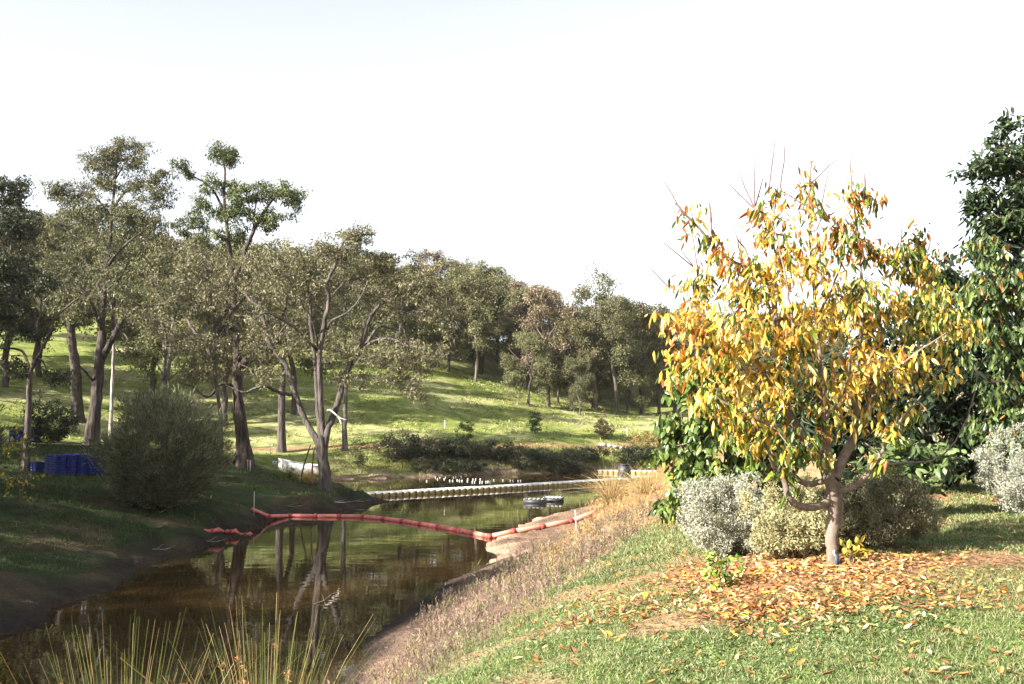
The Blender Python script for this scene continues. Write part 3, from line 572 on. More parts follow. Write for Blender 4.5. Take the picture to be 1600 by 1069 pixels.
# ------------------------------------------------------------------ feathery bushes
def feather_bush(name, label, base, w, h, n, cols, L=.34, cat='bush'):
    base = np.array([base[0], base[1], hz(base[0], base[1])])
    mb = MB(); wd_ = MB()
    tips = rand_dirs(n) * (rng.uniform(.25, 1, (n, 1)) ** .5) * np.array([w / 2, w / 2, h * .55]) + np.array([0, 0, h * .5])
    lob = rand_dirs(16); lob[:, 2] = np.abs(lob[:, 2]); dd = norm(tips - np.array([0, 0, h * .4])) @ lob.T; tips = tips * (.80 + .30 * smooth(.80, .98, dd.max(1)))[:, None]; tips *= (1 + .35 * (fbm(np.arctan2(tips[:, 1], tips[:, 0]) * 2.2 + 9, tips[:, 2] * 1.2, 5, 3) - .5))[:, None]
    tips = tips[tips[:, 2] > .12]; m = len(tips)
    root = np.array([0, 0, .05]); y = norm(tips * np.array([1, 1, .9]) + np.array([0, 0, .0 * h]) + rng.normal(0, .55 * w / 4, (m, 3)))
    for k in range(0, m, max(1, m // 70)):
        wd_.tube(smooth_path([root, tips[k] * .45 + rng.normal(0, .06, 3), tips[k] * .92], [.035, .02, .006])[0], np.linspace(.03, .005, 7), 4, (.12, .09, .06))
    s = 9
    pos = np.repeat(tips, s, 0) + rng.normal(0, .07, (m * s, 3)); yy = np.repeat(y, s, 0) + rng.normal(0, .33, (m * s, 3))
    tone = np.repeat(rng.normal(1, .2, m), s)[:, None]
    scatter(mb, LEAF_DIA, pos, yy, rand_dirs(m * s), L * rng.uniform(.5, 1.2, m * s), .022, pal(cols, m * s, .2) * tone)
    o = empty(name, base, 0, label, cat); wd_.obj('stems', M_BARK, o, True); mb.obj('foliage', M_GUM, o); return o
b = P(243, 790, 35)
feather_bush('feathery_bush', 'big round feathery grey-green bush on the shaded bank beside blue crates', (b[0], 35.5), 4.3, 3.35, 5200, [(.12, .14, .07), (.19, .19, .105), (.085, .10, .05), (.28, .26, .16)], .27)
feather_bush('feathery_bush', 'feathery dark bush cut off by the left edge of the bank', (-15.9, 28.0), 2.6, 3.2, 1800, [(.06, .08, .045), (.09, .11, .06), (.05, .06, .035)], .28)

# ------------------------------------------------------------------ generic leafy shrub from clumps
def shrub(name, label, x, y, w, h, n, per, rad, L, Wd, cols, mat=M_GUM, cat='bush', group=None, tmpl=LEAF_DIA, stem=(.14, .1, .08), flat=.8, hang=.1, dep=None):
    zb = hz(x, y); t = Tree(stem, .005)
    for k in range(5):
        a = R.uniform(0, 6.28); t.limb([np.array([0, 0, -.05]), np.array([math.cos(a) * w * .12, math.sin(a) * w * .12, h * .3]), np.array([math.cos(a) * w * .28, math.sin(a) * w * .28, h * .6])], min(.028, .004 + w * .014), .004 + .002 * w, k=5, sub=2)
    q = rand_dirs(n) * (rng.uniform(.2, 1, (n, 1)) ** .45) * np.array([w / 2, (dep or w) / 2, h * .5]) + np.array([0, 0, h * .52]); q = q * (.60 + .85 * fbm(np.arctan2(q[:, 1], q[:, 0]) * 1.6 + x * 3.3, q[:, 2] / h * 3.1 + y, 6, 3))[:, None]; q[:, 2] = np.maximum(q[:, 2], rad * .4)
    t.grow(q, rmax=.02, twig=.004, k=3, seg=4)
    root = empty(name, (x, y, zb), 0, label, cat, group); t.wood.obj('stems', M_BARK2, root, True)
    mb = MB(); clump_leaves(mb, np.array(t.leafp), per, rad, L, Wd, cols, tmpl=tmpl, flat=flat, hang=hang); mb.obj('foliage', mat, root); note(root)
    return root
exec('pass')
# shrubs of the far bank
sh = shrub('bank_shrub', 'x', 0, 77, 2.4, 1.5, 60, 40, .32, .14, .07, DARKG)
sh2 = shrub('bank_shrub', 'x', 0, 77, 2.4, 1.5, 60, 40, .32, .16, .05, [(.10, .09, .045), (.075, .08, .04), (.13, .105, .06)])
FS = [(618, 712, 73), (640, 706, 74), (662, 710, 74), (684, 708, 74.5), (706, 706, 75), (726, 707, 75), (748, 706, 75.5), (770, 706, 76), (792, 704, 76), (815, 704, 76.5), (838, 702, 77), (862, 703, 77), (884, 705, 78), (905, 706, 78), (925, 704, 80), (700, 722, 72.4), (735, 724, 73), (880, 724, 75.5), (905, 722, 76.5), (985, 712, 82), (1003, 706, 83), (1022, 700, 84), (660, 724, 71.5), (838, 712, 75.4), (812, 716, 75)]
ORD = ['first', 'second', 'third', 'fourth', 'fifth', 'sixth', 'seventh', 'eighth', 'ninth', 'tenth', 'eleventh', 'twelfth', 'thirteenth', 'fourteenth', 'fifteenth', 'sixteenth', 'seventeenth', 'eighteenth', 'nineteenth', 'twentieth']
FS = sorted(FS[:15]) + sorted(FS[15:])
for i, (px, py, Y) in enumerate(FS):
    s0 = sh if i % 3 else sh2; o = s0 if i < 2 else copy_tree(s0)
    if i == 0: o = sh2
    if i == 1: o = sh
    b = P(px, py, Y); o.location = (b[0], Y, hz(b[0], Y) - .05); s = R.uniform(.75, 1.2); o.scale = (s * 1.1, s, s * R.uniform(.7, 1.05)); o.rotation_euler = (0, 0, R.uniform(0, 6))
    tag(o, '%s %s shrub from the left %s' % (ORD[i % 15] if i < 15 else ORD[i - 15], 'dark low' if i % 3 else 'brown-green low', 'along the top of the far-bank hedge' if i < 15 else 'among the lower and right-end hedge shrubs'), 'shrub', 'shrubs lining the far bank')
def at_px(px, py, Y): b = P(px, py, Y); return b[0], Y
x, y = at_px(728, 693, 81); shrub('hill_shrub', 'small dark round shrub on the shaded slope above the hedge', x, y, 1.4, 1.5, 40, 40, .26, .12, .06, DARKG)
x, y = at_px(836, 677, 88); shrub('hill_shrub', 'dark upright shrub alone on the sunlit grass slope', x, y, 1.3, 1.8, 50, 44, .26, .12, .06, [(.03, .05, .018), (.05, .07, .025)])
x, y = at_px(944, 686, 90); shrub('hill_shrub', 'pinkish-brown rounded shrub on the grass near the second walkway', x, y, 1.9, 1.9, 55, 44, .28, .13, .07, [(.22, .13, .085), (.14, .10, .055), (.09, .09, .04)])
x, y = at_px(561, 709, 70); shrub('young_tree', 'slim young tree with drooping leaves right of the many-stemmed gum', x, y, 1.0, 2.2, 30, 30, .26, .14, .06, [(.09, .11, .035), (.13, .14, .05)], cat='sapling')
x, y = at_px(1012, 700, 84); shrub('hill_shrub', 'yellow-orange spreading shrub at the far bank beside the green leafy tree', x, y, 3.4, 1.9, 70, 44, .34, .15, .07, [(.22, .17, .04), (.17, .15, .04), (.25, .15, .06)])
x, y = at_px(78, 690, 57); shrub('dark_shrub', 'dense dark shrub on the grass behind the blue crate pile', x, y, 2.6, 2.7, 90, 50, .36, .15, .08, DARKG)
x, y = at_px(30, 690, 30); shrub('yellow_leaved_shrub', 'sparse shrub with yellow leaves over the second crate pile', x + .1, y, 1.2, 2.5, 34, 9, .24, .11, .08, [(.45, .36, .03), (.30, .32, .04), (.12, .14, .04)])

# ------------------------------------------------------------------ the autumn orchard tree
def big_leaves(mb, pts, dirs, per, L, Wd, colf, droop=1.1, spread=.16, tmpl=LEAF_LONG_T):
    n = len(pts) * per; ci = np.repeat(np.arange(len(pts)), per)
    back = rng.uniform(0, spread * 1.6, (n, 1))
    pos = pts[ci] - dirs[ci] * back + rng.normal(0, spread * .35, (n, 3)) * np.array([1, 1, .8])
    a = rng.uniform(0, 6.28, n); out = np.stack([np.cos(a), np.sin(a), np.zeros(n)], 1)
    y = out * rng.uniform(.25, 1.0, (n, 1)) + np.array([0, 0, -1]) * droop * rng.uniform(.3, 1.2, (n, 1)) + dirs[ci] * .25
    nd = out + np.array([0, 0, .7]) + rng.normal(0, .35, (n, 3))
    scatter(mb, tmpl, pos, y, nd, L * rng.uniform(.6, 1.2, n), Wd * rng.uniform(.75, 1.2, n), colf(pos))
D0 = 10.0
t = Tree((.165, .13, .105), .004)
AL = [([(1303, 886), (1300, 862), (1299, 838), (1303, 805), (1302, 775), (1298, 748)], .060, .066), ([(1309, 826, .03), (1312, 800, .05), (1311, 775, .03), (1306, 752)], .036, .04),
      ([(1297, 782), (1272, 793, -.1), (1248, 790, -.2), (1233, 777, -.28), (1224, 750, -.3), (1210, 726, -.35), (1197, 700, -.4), (1182, 690, -.45)], .045, .014),
      ([(1296, 750), (1268, 756, .1), (1242, 748, .15), (1228, 728, .2), (1214, 712, .25), (1196, 704, .3)], .034, .01),
      ([(1296, 752), (1284, 722), (1264, 696, .1), (1246, 668, .15), (1230, 640, .15), (1222, 606, .2), (1217, 560, .2), (1212, 500, .2), (1205, 452, .2), (1183, 424, .1), (1150, 412, 0), (1120, 390, -.1), (1090, 355, -.15), (1055, 318, -.2)], .058, .008),
      ([(1246, 668, .15), (1214, 622, -.1), (1192, 580, -.2), (1168, 545, -.35), (1135, 520, -.5), (1100, 496, -.6), (1076, 470, -.6)], .03, .008),
      ([(1228, 632, .15), (1208, 600, .4), (1180, 560, .6), (1150, 500, .7), (1130, 460, .8), (1100, 440, .9)], .026, .008),
      ([(1300, 750), (1294, 705, -.05), (1288, 660, -.1), (1284, 600, -.1), (1279, 540, -.15), (1275, 490, -.1), (1269, 420, 0), (1264, 340, .05), (1268, 250, .1)], .042, .006),
      ([(1303, 748), (1322, 708, .1), (1337, 676, .15), (1338, 648, .15), (1335, 606, .1), (1341, 560, .1), (1345, 510, .1), (1347, 450, .1), (1343, 390, .1), (1332, 300, .1)], .056, .006),
      ([(1338, 652, .15), (1360, 628, .3), (1386, 598, .4), (1412, 558, .5), (1432, 500, .6), (1440, 440, .6), (1432, 370, .6)], .03, .007),
      ([(1345, 625, .1), (1372, 600, -.2), (1396, 578, -.4), (1440, 545, -.6), (1480, 520, -.7)], .022, .006), ([(1310, 768), (1340, 756, -.05), (1361, 734, -.1), (1373, 713, -.15), (1386, 690, -.2), (1412, 650, -.3), (1440, 620, -.4)], .032, .008),
      ([(1368, 728, .1), (1420, 722, .6), (1456, 720, .8), (1492, 690, 1), (1515, 640, 1.1), (1527, 590, 1.1)], .014, .005), ([(1288, 658, -.1), (1310, 625, -.3), (1325, 590, -.5), (1330, 540, -.6)], .02, .007),
      ([(1284, 610, -.1), (1262, 580, -.4), (1245, 540, -.6), (1235, 480, -.7), (1225, 420, -.7), (1205, 340, -.6)], .022, .006), ([(1275, 500, -.1), (1300, 450, .3), (1318, 400, .4), (1322, 350, .4)], .016, .005),
      ([(1264, 696, .1), (1230, 670, -.4), (1190, 660, -.7), (1150, 640, -.8), (1120, 620, -.8)], .02, .006), ([(1241, 740, .2), (1222, 770, -.2), (1200, 745, -.3), (1188, 720, -.4)], .012, .005), ([(1196, 650, -.2), (1250, 628, -.5)], .008, .004), ([(1183, 424, .1), (1178, 440, .1), (1173, 415, 0), (1165, 390, 0), (1150, 370, 0)], .014, .006), ([(1205, 452, .2), (1212, 410, 0), (1208, 360, 0), (1212, 300, 0)], .014, .006)]
for i, (p, r0, r1) in enumerate(AL):
    pp = PT(p, D0); t.limb(pp, r0, r1, sub=4, k=10 if r0 > .03 else 6, flare=False)
AB = [(1075, 350, 9.8, 22, 22, .15, 3), (1100, 385, 9.9, 22, 22, .2, 3), (1120, 420, 9.9, 40, 30, .4, 11), (1180, 440, 10, 45, 35, .6, 20), (1200, 340, 9.8, 24, 38, .3, 9), (1208, 285, 10, 12, 20, .12, 3), (1240, 400, 9.8, 40, 40, .6, 19),
      (1268, 285, 10.1, 8, 22, .1, 3), (1270, 340, 10.1, 18, 30, .2, 4), (1340, 310, 10.1, 20, 18, .2, 5), (1330, 370, 10.2, 32, 35, .35, 14), (1300, 345, 10.3, 14, 18, .2, 2), (1370, 330, 10.2, 8, 22, .15, 2), (1390, 400, 10.3, 26, 32, .4, 11), (1432, 352, 10.6, 14, 20, .15, 4), (1430, 420, 10.5, 34, 32, .4, 16), (1468, 405, 10.6, 10, 16, .2, 2),
      (1070, 460, 9.7, 30, 25, .4, 7), (1060, 520, 9.6, 28, 50, .5, 14), (1130, 510, 9.8, 60, 55, .9, 36), (1210, 510, 10, 60, 55, 1.0, 40), (1280, 480, 10, 50, 60, .9, 26), (1350, 480, 10.1, 55, 50, .9, 28), (1430, 490, 10.3, 60, 45, .9, 30), (1490, 520, 10.5, 30, 35, .5, 10),
      (1090, 590, 9.7, 45, 40, .7, 18), (1165, 610, 9.8, 55, 50, .9, 28), (1240, 590, 9.9, 50, 50, .9, 22), (1320, 570, 10, 50, 50, .8, 22), (1400, 570, 10.2, 55, 40, .8, 20), (1460, 580, 10.5, 40, 30, .5, 8),
      (1200, 690, 9.7, 60, 30, .6, 14), (1150, 665, 9.7, 40, 25, .5, 8), (1280, 690, 9.6, 35, 28, .3, 6), (1310, 650, 9.8, 40, 30, .5, 7), (1375, 660, 10, 45, 30, .5, 9), (1420, 640, 10.1, 30, 22, .4, 5), (1235, 720, 9.7, 30, 18, .4, 4), (1360, 700, 10, 30, 20, .4, 3)]
ac = blob_points(AB, 1.25); t.grow(ac, rmax=.012, twig=.0028, bend=.1, seg=5)
ALP, ALD = np.array(t.leafp), np.array(t.leafd)
base = P(1303, 880, D0); base[2] = hz(base[0], base[1])
# bare upright shoots above the crown
shoots = [((1060, 330), (1031, 278)), ((1100, 350), (1098, 298)), ((1105, 350), (1103, 302)), ((1170, 310), (1132, 273)), ((1165, 310), (1145, 258)), ((1173, 310), (1173, 220)), ((1180, 305), (1194, 226)), ((1176, 318), (1190, 270)), ((1212, 270), (1220, 210)), ((1258, 312), (1248, 268)), ((1270, 290), (1309, 253)), ((1285, 330), (1298, 268)),
          ((1332, 300), (1331, 240)), ((1355, 320), (1354, 276)), ((1358, 320), (1356, 282)), ((1388, 350), (1387, 322)), ((1403, 365), (1407, 332)), ((1432, 335), (1432, 306)), ((1461, 395), (1469, 352)), ((1080, 424), (1033, 384)), ((1058, 440), (1042, 406)), ((1045, 438), (1018, 412)), ((1085, 430), (1072, 350)), ((1155, 420), (1143, 357)), ((1160, 420), (1157, 374)), ((1035, 556), (1022, 528)), ((1250, 322), (1213, 298)), ((1300, 365), (1310, 330)), ((1540, 390), (1556, 366)), ((1440, 400), (1449, 362)), ((1220, 320), (1222, 300))]
nd_ = np.array(t.nodes)
for (ax, ay), (bx, by) in shoots:
    a_ = P(ax, ay, 10.05); j = ((nd_ - a_) ** 2).sum(1).argmin(); a0 = nd_[j]; b_ = P(bx, by, 10.05 + R.uniform(-.2, .2)); b_ = b_ + (a0 - a_) * .8; a_ = a0 * .75 + b_ * .25
    t.wood.tube([a0, (a0 + a_) / 2, a_, (a_ + b_) / 2 + rng.normal(0, .006, 3), b_], [.008, .0075, .007, .006, .004], 4, (.16, .10, .10))
AR = empty('autumn_tree', base, 0, 'orchard tree full of yellow and orange drooping leaves over fallen leaves', 'tree')
t.wood.obj('trunk', M_BARK2, AR, True, org=base)
YEL = np.array([(.64, .42, .06), (.80, .60, .20), (.64, .38, .05), (.68, .54, .11)]); ORG = np.array([(.50, .17, .025), (.58, .23, .04), (.42, .12, .03)]); GRN = np.array([(.08, .13, .02), (.13, .19, .025), (.20, .25, .03), (.055, .10, .022)])
def autumn_col(p):
    n = len(p); px = p[:, 0] / p[:, 1] * F_PX + 800; pz = p[:, 2]
    g = np.clip(.26 + .40 * smooth(4.3, 3.4, pz) + .5 * (vnoise(p[:, 0] * 2.6, p[:, 2] * 2.6, 8) - .45) + .22 * smooth(1340, 1480, px), .03, .9)
    o = np.clip(.10 + .45 * smooth(5.2, 6.1, pz) + .25 * smooth(1120, 1050, px) * smooth(4, 5, pz), .05, .75)
    u = rng.uniform(0, 1, n); k = rng.integers(0, 3, n); k4 = rng.integers(0, 4, n)
    c = YEL[k4].copy(); m = u < g; c[m] = GRN[k4[m]]; m2 = (u >= g) & (rng.uniform(0, 1, n) < o); c[m2] = ORG[k[m2]]
    return np.clip(c * (1 + rng.normal(0, .13, (n, 1))), .01, .9)
mb = MB(); big_leaves(mb, ALP, ALD, 5, .13, .038, autumn_col, 1.15, .13)
CUR2 = (LEAF_LONG[0] * np.array([.8, 1, 2.1]), LEAF_LONG_T[1]); CUR3 = (LEAF_LONG[0] * np.array([1, 1, -1.2]) + np.array([0, 0, 0]), LEAF_LONG_T[1])
big_leaves(mb, ALP, ALD, 4, .115, .036, autumn_col, .8, .17, CUR2); big_leaves(mb, ALP, ALD, 4, .075, .028, autumn_col, 1.2, .2, CUR3); mb.obj('crown', M_AUTUMN, AR, org=base)

# ------------------------------------------------------------------ green trees beside and behind it
def leafy_tree(name, label, Y, limbs, blobs, per, L, Wd, cols, bark=(.2, .16, .12), droop=.8, spread=.16, dens=1.0, jit=.2, w=None, mat=M_GLOSSY, tip=None):
    t = Tree(bark, .01); base = P(*limbs[0][0][0][:2], Y); zg = hz(base[0], base[1]); base[2] = zg
    for i, (pts, r0, r1) in enumerate(limbs):
        pp = PT(pts, Y)
        if i == 0: pp[0][2] = min(pp[0][2], zg) - .1
        t.limb(pp, r0, r1, k=8, flare=(i == 0))
    t.grow(blob_points(blobs, dens), rmax=.03, twig=.004)
    root = empty(name, base, 0, label, 'tree'); t.wood.obj('trunk', M_BARK2, root, True, org=base)
    mb = MB(); big_leaves(mb, np.array(t.leafp), np.array(t.leafd), per, L, Wd, lambda p: pal(cols, len(p), jit, w), droop, spread); mb.obj('crown', mat, root, org=base); return root
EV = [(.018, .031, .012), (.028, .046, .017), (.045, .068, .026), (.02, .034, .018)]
leafy_tree('persimmon_tree', 'green leafy tree with glossy drooping leaves left behind the yellow tree', 13.2,
    [([(1190, 792), (1190, 760), (1187, 730), (1182, 700)], .07, .06), ([(1184, 712), (1160, 680, -.2), (1130, 660, -.4), (1095, 650, -.6)], .035, .01), ([(1182, 702), (1175, 660), (1160, 620), (1140, 590)], .04, .01), ([(1184, 706), (1200, 670, .3), (1215, 640, .5)], .035, .01), ([(1186, 735), (1150, 730, -.4), (1100, 740, -.6), (1070, 760, -.7)], .025, .008), ([(1130, 660, -.4), (1080, 690, -.6), (1040, 700, -.7), (1018, 706, -.7)], .016, .006)],
    [(1100, 600, 13, 55, 40, .7, 26), (1160, 640, 13.2, 60, 50, .9, 34), (1070, 660, 12.8, 45, 35, .7, 24), (1120, 710, 12.9, 60, 40, .8, 34), (1180, 720, 13, 50, 35, .7, 16), (1075, 750, 12.7, 45, 35, .6, 26), (1050, 795, 12.6, 32, 18, .4, 9), (1100, 785, 12.8, 50, 24, .5, 16), (1030, 700, 12.6, 18, 12, .2, 5), (1210, 680, 13.4, 40, 40, .7, 14), (1230, 740, 13.4, 40, 30, .6, 10), (1060, 605, 12.8, 20, 20, .3, 5)],
    17, .145, .062, [(.09, .14, .03), (.13, .19, .04), (.06, .10, .025), (.19, .23, .05), (.34, .30, .04)], droop=1.0, spread=.15, w=[.3, .28, .27, .11, .04])
leafy_tree('evergreen_tree', 'tall dark evergreen with long narrow leaves at the right edge', 18,
    [([(1600, 770), (1598, 700), (1596, 600), (1592, 480), (1590, 360), (1592, 230)], .16, .04), ([(1594, 560), (1560, 500, -.4), (1530, 470, -.6)], .06, .02), ([(1592, 450), (1560, 410, -.6), (1530, 390, -.8)], .06, .02), ([(1591, 380), (1560, 340, .2), (1520, 320, .3)], .05, .02), ([(1591, 300), (1560, 262, -.3), (1525, 250, -.4)], .04, .015), ([(1592, 420), (1640, 380), (1680, 340)], .06, .02)],
    [(1590, 205, 18, 34, 22, .8, 16), (1545, 250, 17.6, 42, 14, .8, 18), (1590, 260, 18, 40, 28, 1, 26), (1640, 240, 18, 40, 40, 1, 20), (1555, 305, 17.8, 40, 18, .9, 20), (1560, 350, 18, 50, 24, 1.1, 34), (1600, 330, 18, 40, 40, 1, 30), (1540, 385, 17.6, 32, 10, .7, 10), (1590, 400, 18, 50, 34, 1.1, 34), (1660, 350, 18, 50, 60, 1.2, 30), (1600, 470, 18, 60, 40, 1.2, 36), (1560, 450, 17.8, 40, 30, 1, 18), (1490, 440, 18.5, 35, 28, .8, 18), (1600, 580, 18, 70, 50, 1.3, 50), (1660, 480, 18, 60, 60, 1.2, 30), (1630, 680, 18, 60, 50, 1.2, 34)],
    18, .18, .055, EV + [(.085, .12, .045)], droop=.45, spread=.2, dens=1.6)
leafy_tree('evergreen_tree', 'dark round evergreen in shade directly behind the yellow tree', 17,
    [([(1440, 772), (1442, 730), (1445, 680), (1448, 620), (1450, 560)], .11, .05), ([(1444, 700), (1410, 650), (1380, 620)], .05, .02), ([(1445, 680), (1490, 630), (1520, 600)], .05, .02), ([(1444, 720), (1490, 712), (1530, 720)], .05, .02)],
    [(1450, 430, 17.5, 50, 30, 1, 14), (1420, 500, 17, 70, 45, 1.2, 34), (1500, 520, 17, 70, 45, 1.2, 36), (1370, 560, 17, 60, 50, 1.2, 30), (1460, 600, 17, 80, 50, 1.3, 46), (1540, 620, 17, 60, 60, 1.2, 34), (1380, 650, 17, 60, 45, 1.2, 30), (1460, 680, 17, 80, 40, 1.3, 42), (1540, 690, 17.2, 60, 30, 1, 24), (1300, 620, 17, 60, 70, 1.2, 34), (1310, 710, 17, 60, 40, 1.1, 26), (1480, 725, 17.2, 60, 22, 1, 24), (1555, 715, 17.4, 50, 24, 1, 22), (1400, 720, 17.4, 50, 30, 1, 20), (1600, 690, 17.6, 50, 40, 1, 24), (1500, 450, 17.6, 50, 30, 1, 16), (1545, 560, 17.4, 60, 50, 1, 26), (1240, 660, 17.5, 50, 60, 1.2, 24), (1250, 560, 17.5, 50, 50, 1, 12)],
    18, .19, .075, [(.016, .028, .012), (.026, .042, .017), (.04, .06, .024), (.02, .034, .018)], droop=.6, spread=.22)  # leaf albedo lowered in place of the dark shade inside this crown
leafy_tree('evergreen_tree', 'farther dark evergreen filling the gap behind the shaded round evergreen', 25,
    [([(1500, 750), (1500, 700), (1502, 640), (1505, 590)], .12, .05), ([(1501, 680), (1440, 640), (1400, 620)], .05, .02), ([(1501, 680), (1560, 640), (1600, 620)], .05, .02)],
    [(1500, 600, 25, 90, 50, 1.6, 60), (1400, 640, 25, 70, 50, 1.4, 44), (1590, 640, 25, 70, 50, 1.4, 44), (1480, 700, 25, 110, 28, 1.4, 50), (1320, 680, 25.5, 70, 40, 1.4, 36), (1590, 710, 25, 60, 24, 1.2, 24)],
    20, .24, .10, [(.016, .028, .012), (.026, .042, .017), (.02, .034, .018)], droop=.6, spread=.3)
leafy_tree('orchard_tree', 'green tree with orange-tipped long leaves in front of the tall evergreen', 14,
    [([(1680, 800), (1672, 740), (1650, 680), (1610, 610), (1575, 540)], .06, .03), ([(1600, 600), (1540, 590), (1515, 560)], .03, .01), ([(1572, 600), (1600, 540), (1620, 500)], .03, .01), ([(1570, 560), (1550, 500), (1540, 450)], .02, .007)],
    [(1560, 430, 14, 45, 26, .6, 20), (1510, 470, 14, 38, 30, .6, 20), (1580, 480, 14, 50, 34, .8, 32), (1530, 530, 14, 45, 34, .7, 26), (1600, 540, 14, 50, 40, .8, 28), (1620, 440, 14, 40, 40, .7, 16), (1585, 610, 14.2, 50, 40, .7, 26), (1560, 660, 14.2, 40, 40, .6, 22), (1590, 700, 13.8, 40, 30, .5, 14), (1540, 390, 14, 30, 16, .5, 8)],
    14, .15, .05, [(.06, .095, .028), (.09, .13, .04), (.04, .065, .022), (.14, .165, .045), (.40, .18, .04)], droop=1.1, spread=.15, w=[.32, .27, .26, .1, .05], bark=(.035, .028, .022), dens=1.4)
leafy_tree('avocado_bush', 'low broad-leaved green bush under the shaded evergreen, right of trunk', 13.6,
    [([(1405, 800), (1408, 770), (1410, 745)], .03, .02), ([(1409, 760), (1380, 730), (1350, 710)], .015, .006), ([(1409, 760), (1440, 730), (1470, 710)], .015, .006)],
    [(1410, 700, 13.6, 50, 22, .5, 22), (1370, 735, 13.4, 45, 22, .5, 20), (1440, 735, 13.6, 40, 20, .4, 16), (1390, 760, 13.4, 40, 16, .4, 12), (1480, 700, 13.8, 24, 14, .3, 6)],
    14, .16, .07, [(.10, .15, .05), (.07, .11, .04), (.15, .20, .08)], droop=.25, spread=.15)
bx_, by_ = P(1405, 790, 13.6)[:2]

# ------------------------------------------------------------------ garden shrubs around the trunk
def silver(name, label, px, Y, w, h, n, cols, L=.038):
    x, y = at_px(px, 800, Y)
    return shrub(name, label, x, y, w, h, n, 150, .095, L, .011, cols, M_GUM, 'shrub', hang=-.55, flat=1.1)
silver('silver_shrub', 'round silver-grey shrub in sun at the left foot of the yellow tree', 1142, 11.6, 1.15, .84, 300, [(.36, .37, .29), (.44, .44, .36), (.28, .29, .21), (.22, .22, .15)])
silver('cream_shrub', 'pale yellow-green shrub touching the left side of the trunk', 1238, 10.7, 1.0, .66, 260, [(.42, .39, .21), (.34, .33, .17), (.26, .26, .12), (.52, .46, .25)])
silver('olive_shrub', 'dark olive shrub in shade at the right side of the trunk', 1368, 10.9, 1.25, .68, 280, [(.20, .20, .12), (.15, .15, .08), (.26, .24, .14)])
silver('silver_shrub', 'silver-grey shrub cut off by the right edge under the evergreen', 1618, 13.6, 1.2, 1.05, 340, [(.40, .41, .33), (.46, .46, .38), (.30, .31, .23)])
x, y = at_px(1130, 920, 9.35)
shrub('sapling', 'small green sapling growing among the fallen leaves', x, y, .34, .34, 22, 6, .035, .06, .035, [(.10, .20, .03), (.16, .26, .04), (.30, .34, .05)], M_GLOSSY, 'sapling', tmpl=LEAF_LONG_T)
x, y = at_px(1328, 880, 9.9)
shrub('sprout', 'small yellow-green leafy sprout at the foot of the trunk', x, y, .22, .22, 12, 6, .03, .08, .035, [(.30, .32, .05), (.45, .30, .05)], M_GLOSSY, 'plant', tmpl=LEAF_LONG_T)

# ------------------------------------------------------------------ ground plants and litter (nobody could count these)
def region(n, x0, x1, y0, y1, pw=1.0):
    x = rng.uniform(x0, x1, n); y = y0 + (y1 - y0) * rng.uniform(0, 1, n) ** pw
    ok = np.abs(x) < y * .60 + 1.5; return x[ok], y[ok]
BLADE = (np.array([(-.5, 0, 0), (.5, 0, 0), (.36, .55, .06), (-.36, .55, .06), (0, 1, .2)]), np.array([[0, 1, 2, 3], [3, 2, 4, 4]]))
BLADE_T = (BLADE[0], np.array([[0, 1, 2], [0, 2, 3], [3, 2, 4]]))
x, y = region(620000, -1.5, 11, 5.2, 23, 1.5); z, d = H(x, y, True); cv, a1_, a2_, a3_ = ground_cover(x, y, z, d)
keep = (rng.uniform(0, 1, len(x)) < cv['lawn'] * (1 - .62 * cv['litter']) * (1.1 - .95 * smooth(.54, .64, a1_)) * (.5 + .5 * smooth(.3, .6, a3_)))
x, y, z, a1_, a2_ = x[keep], y[keep], z[keep], a1_[keep], a2_[keep]; n = len(x); far = smooth(7, 18, y)
yy = rand_dirs(n) * .75; yy[:, 2] = .75
mb = MB(); col = pal([(.14, .19, .055), (.19, .235, .085), (.10, .15, .045), (.26, .26, .12), (.20, .25, .11), (.32, .27, .15)], n, .15) * (.85 + .5 * (a2_[:, None] - .3))
scatter(mb, BLADE_T, np.stack([x, y, z - .005], 1), yy, rand_dirs(n), (.034 + .03 * far) * rng.uniform(.5, 1.5, n), .006 + .012 * far, col)
x, y = region(60000, -1.5, 9, 5.2, 14, 1.2); z, d = H(x, y, True); cv, a1_, a2_, a3_ = ground_cover(x, y, z, d)
keep = (rng.uniform(0, 1, len(x)) < cv['lawn'] * (1 - .9 * cv['litter']) * smooth(.52, .6, vnoise(x * 1.6, y * 1.6, 91))); x, y, z = x[keep], y[keep], z[keep]; n = len(x)
yy = rand_dirs(n); yy[:, 2] = rng.uniform(0, .5, n); nd = rand_dirs(n) * .5 + np.array([0, 0, 1])
scatter(mb, LEAF_SMALL if False else (LEAF_DIA[0], LEAF_DIA[1]), np.stack([x, y, z + .03], 1), yy, nd, .022, .02, pal([(.16, .23, .09), (.22, .28, .13), (.12, .18, .06)], n, .15))
lawn = mb.obj('lawn_grass', M_GRASS); tag(lawn, 'short green clover and grass of the lawn', 'grass', kind='stuff')

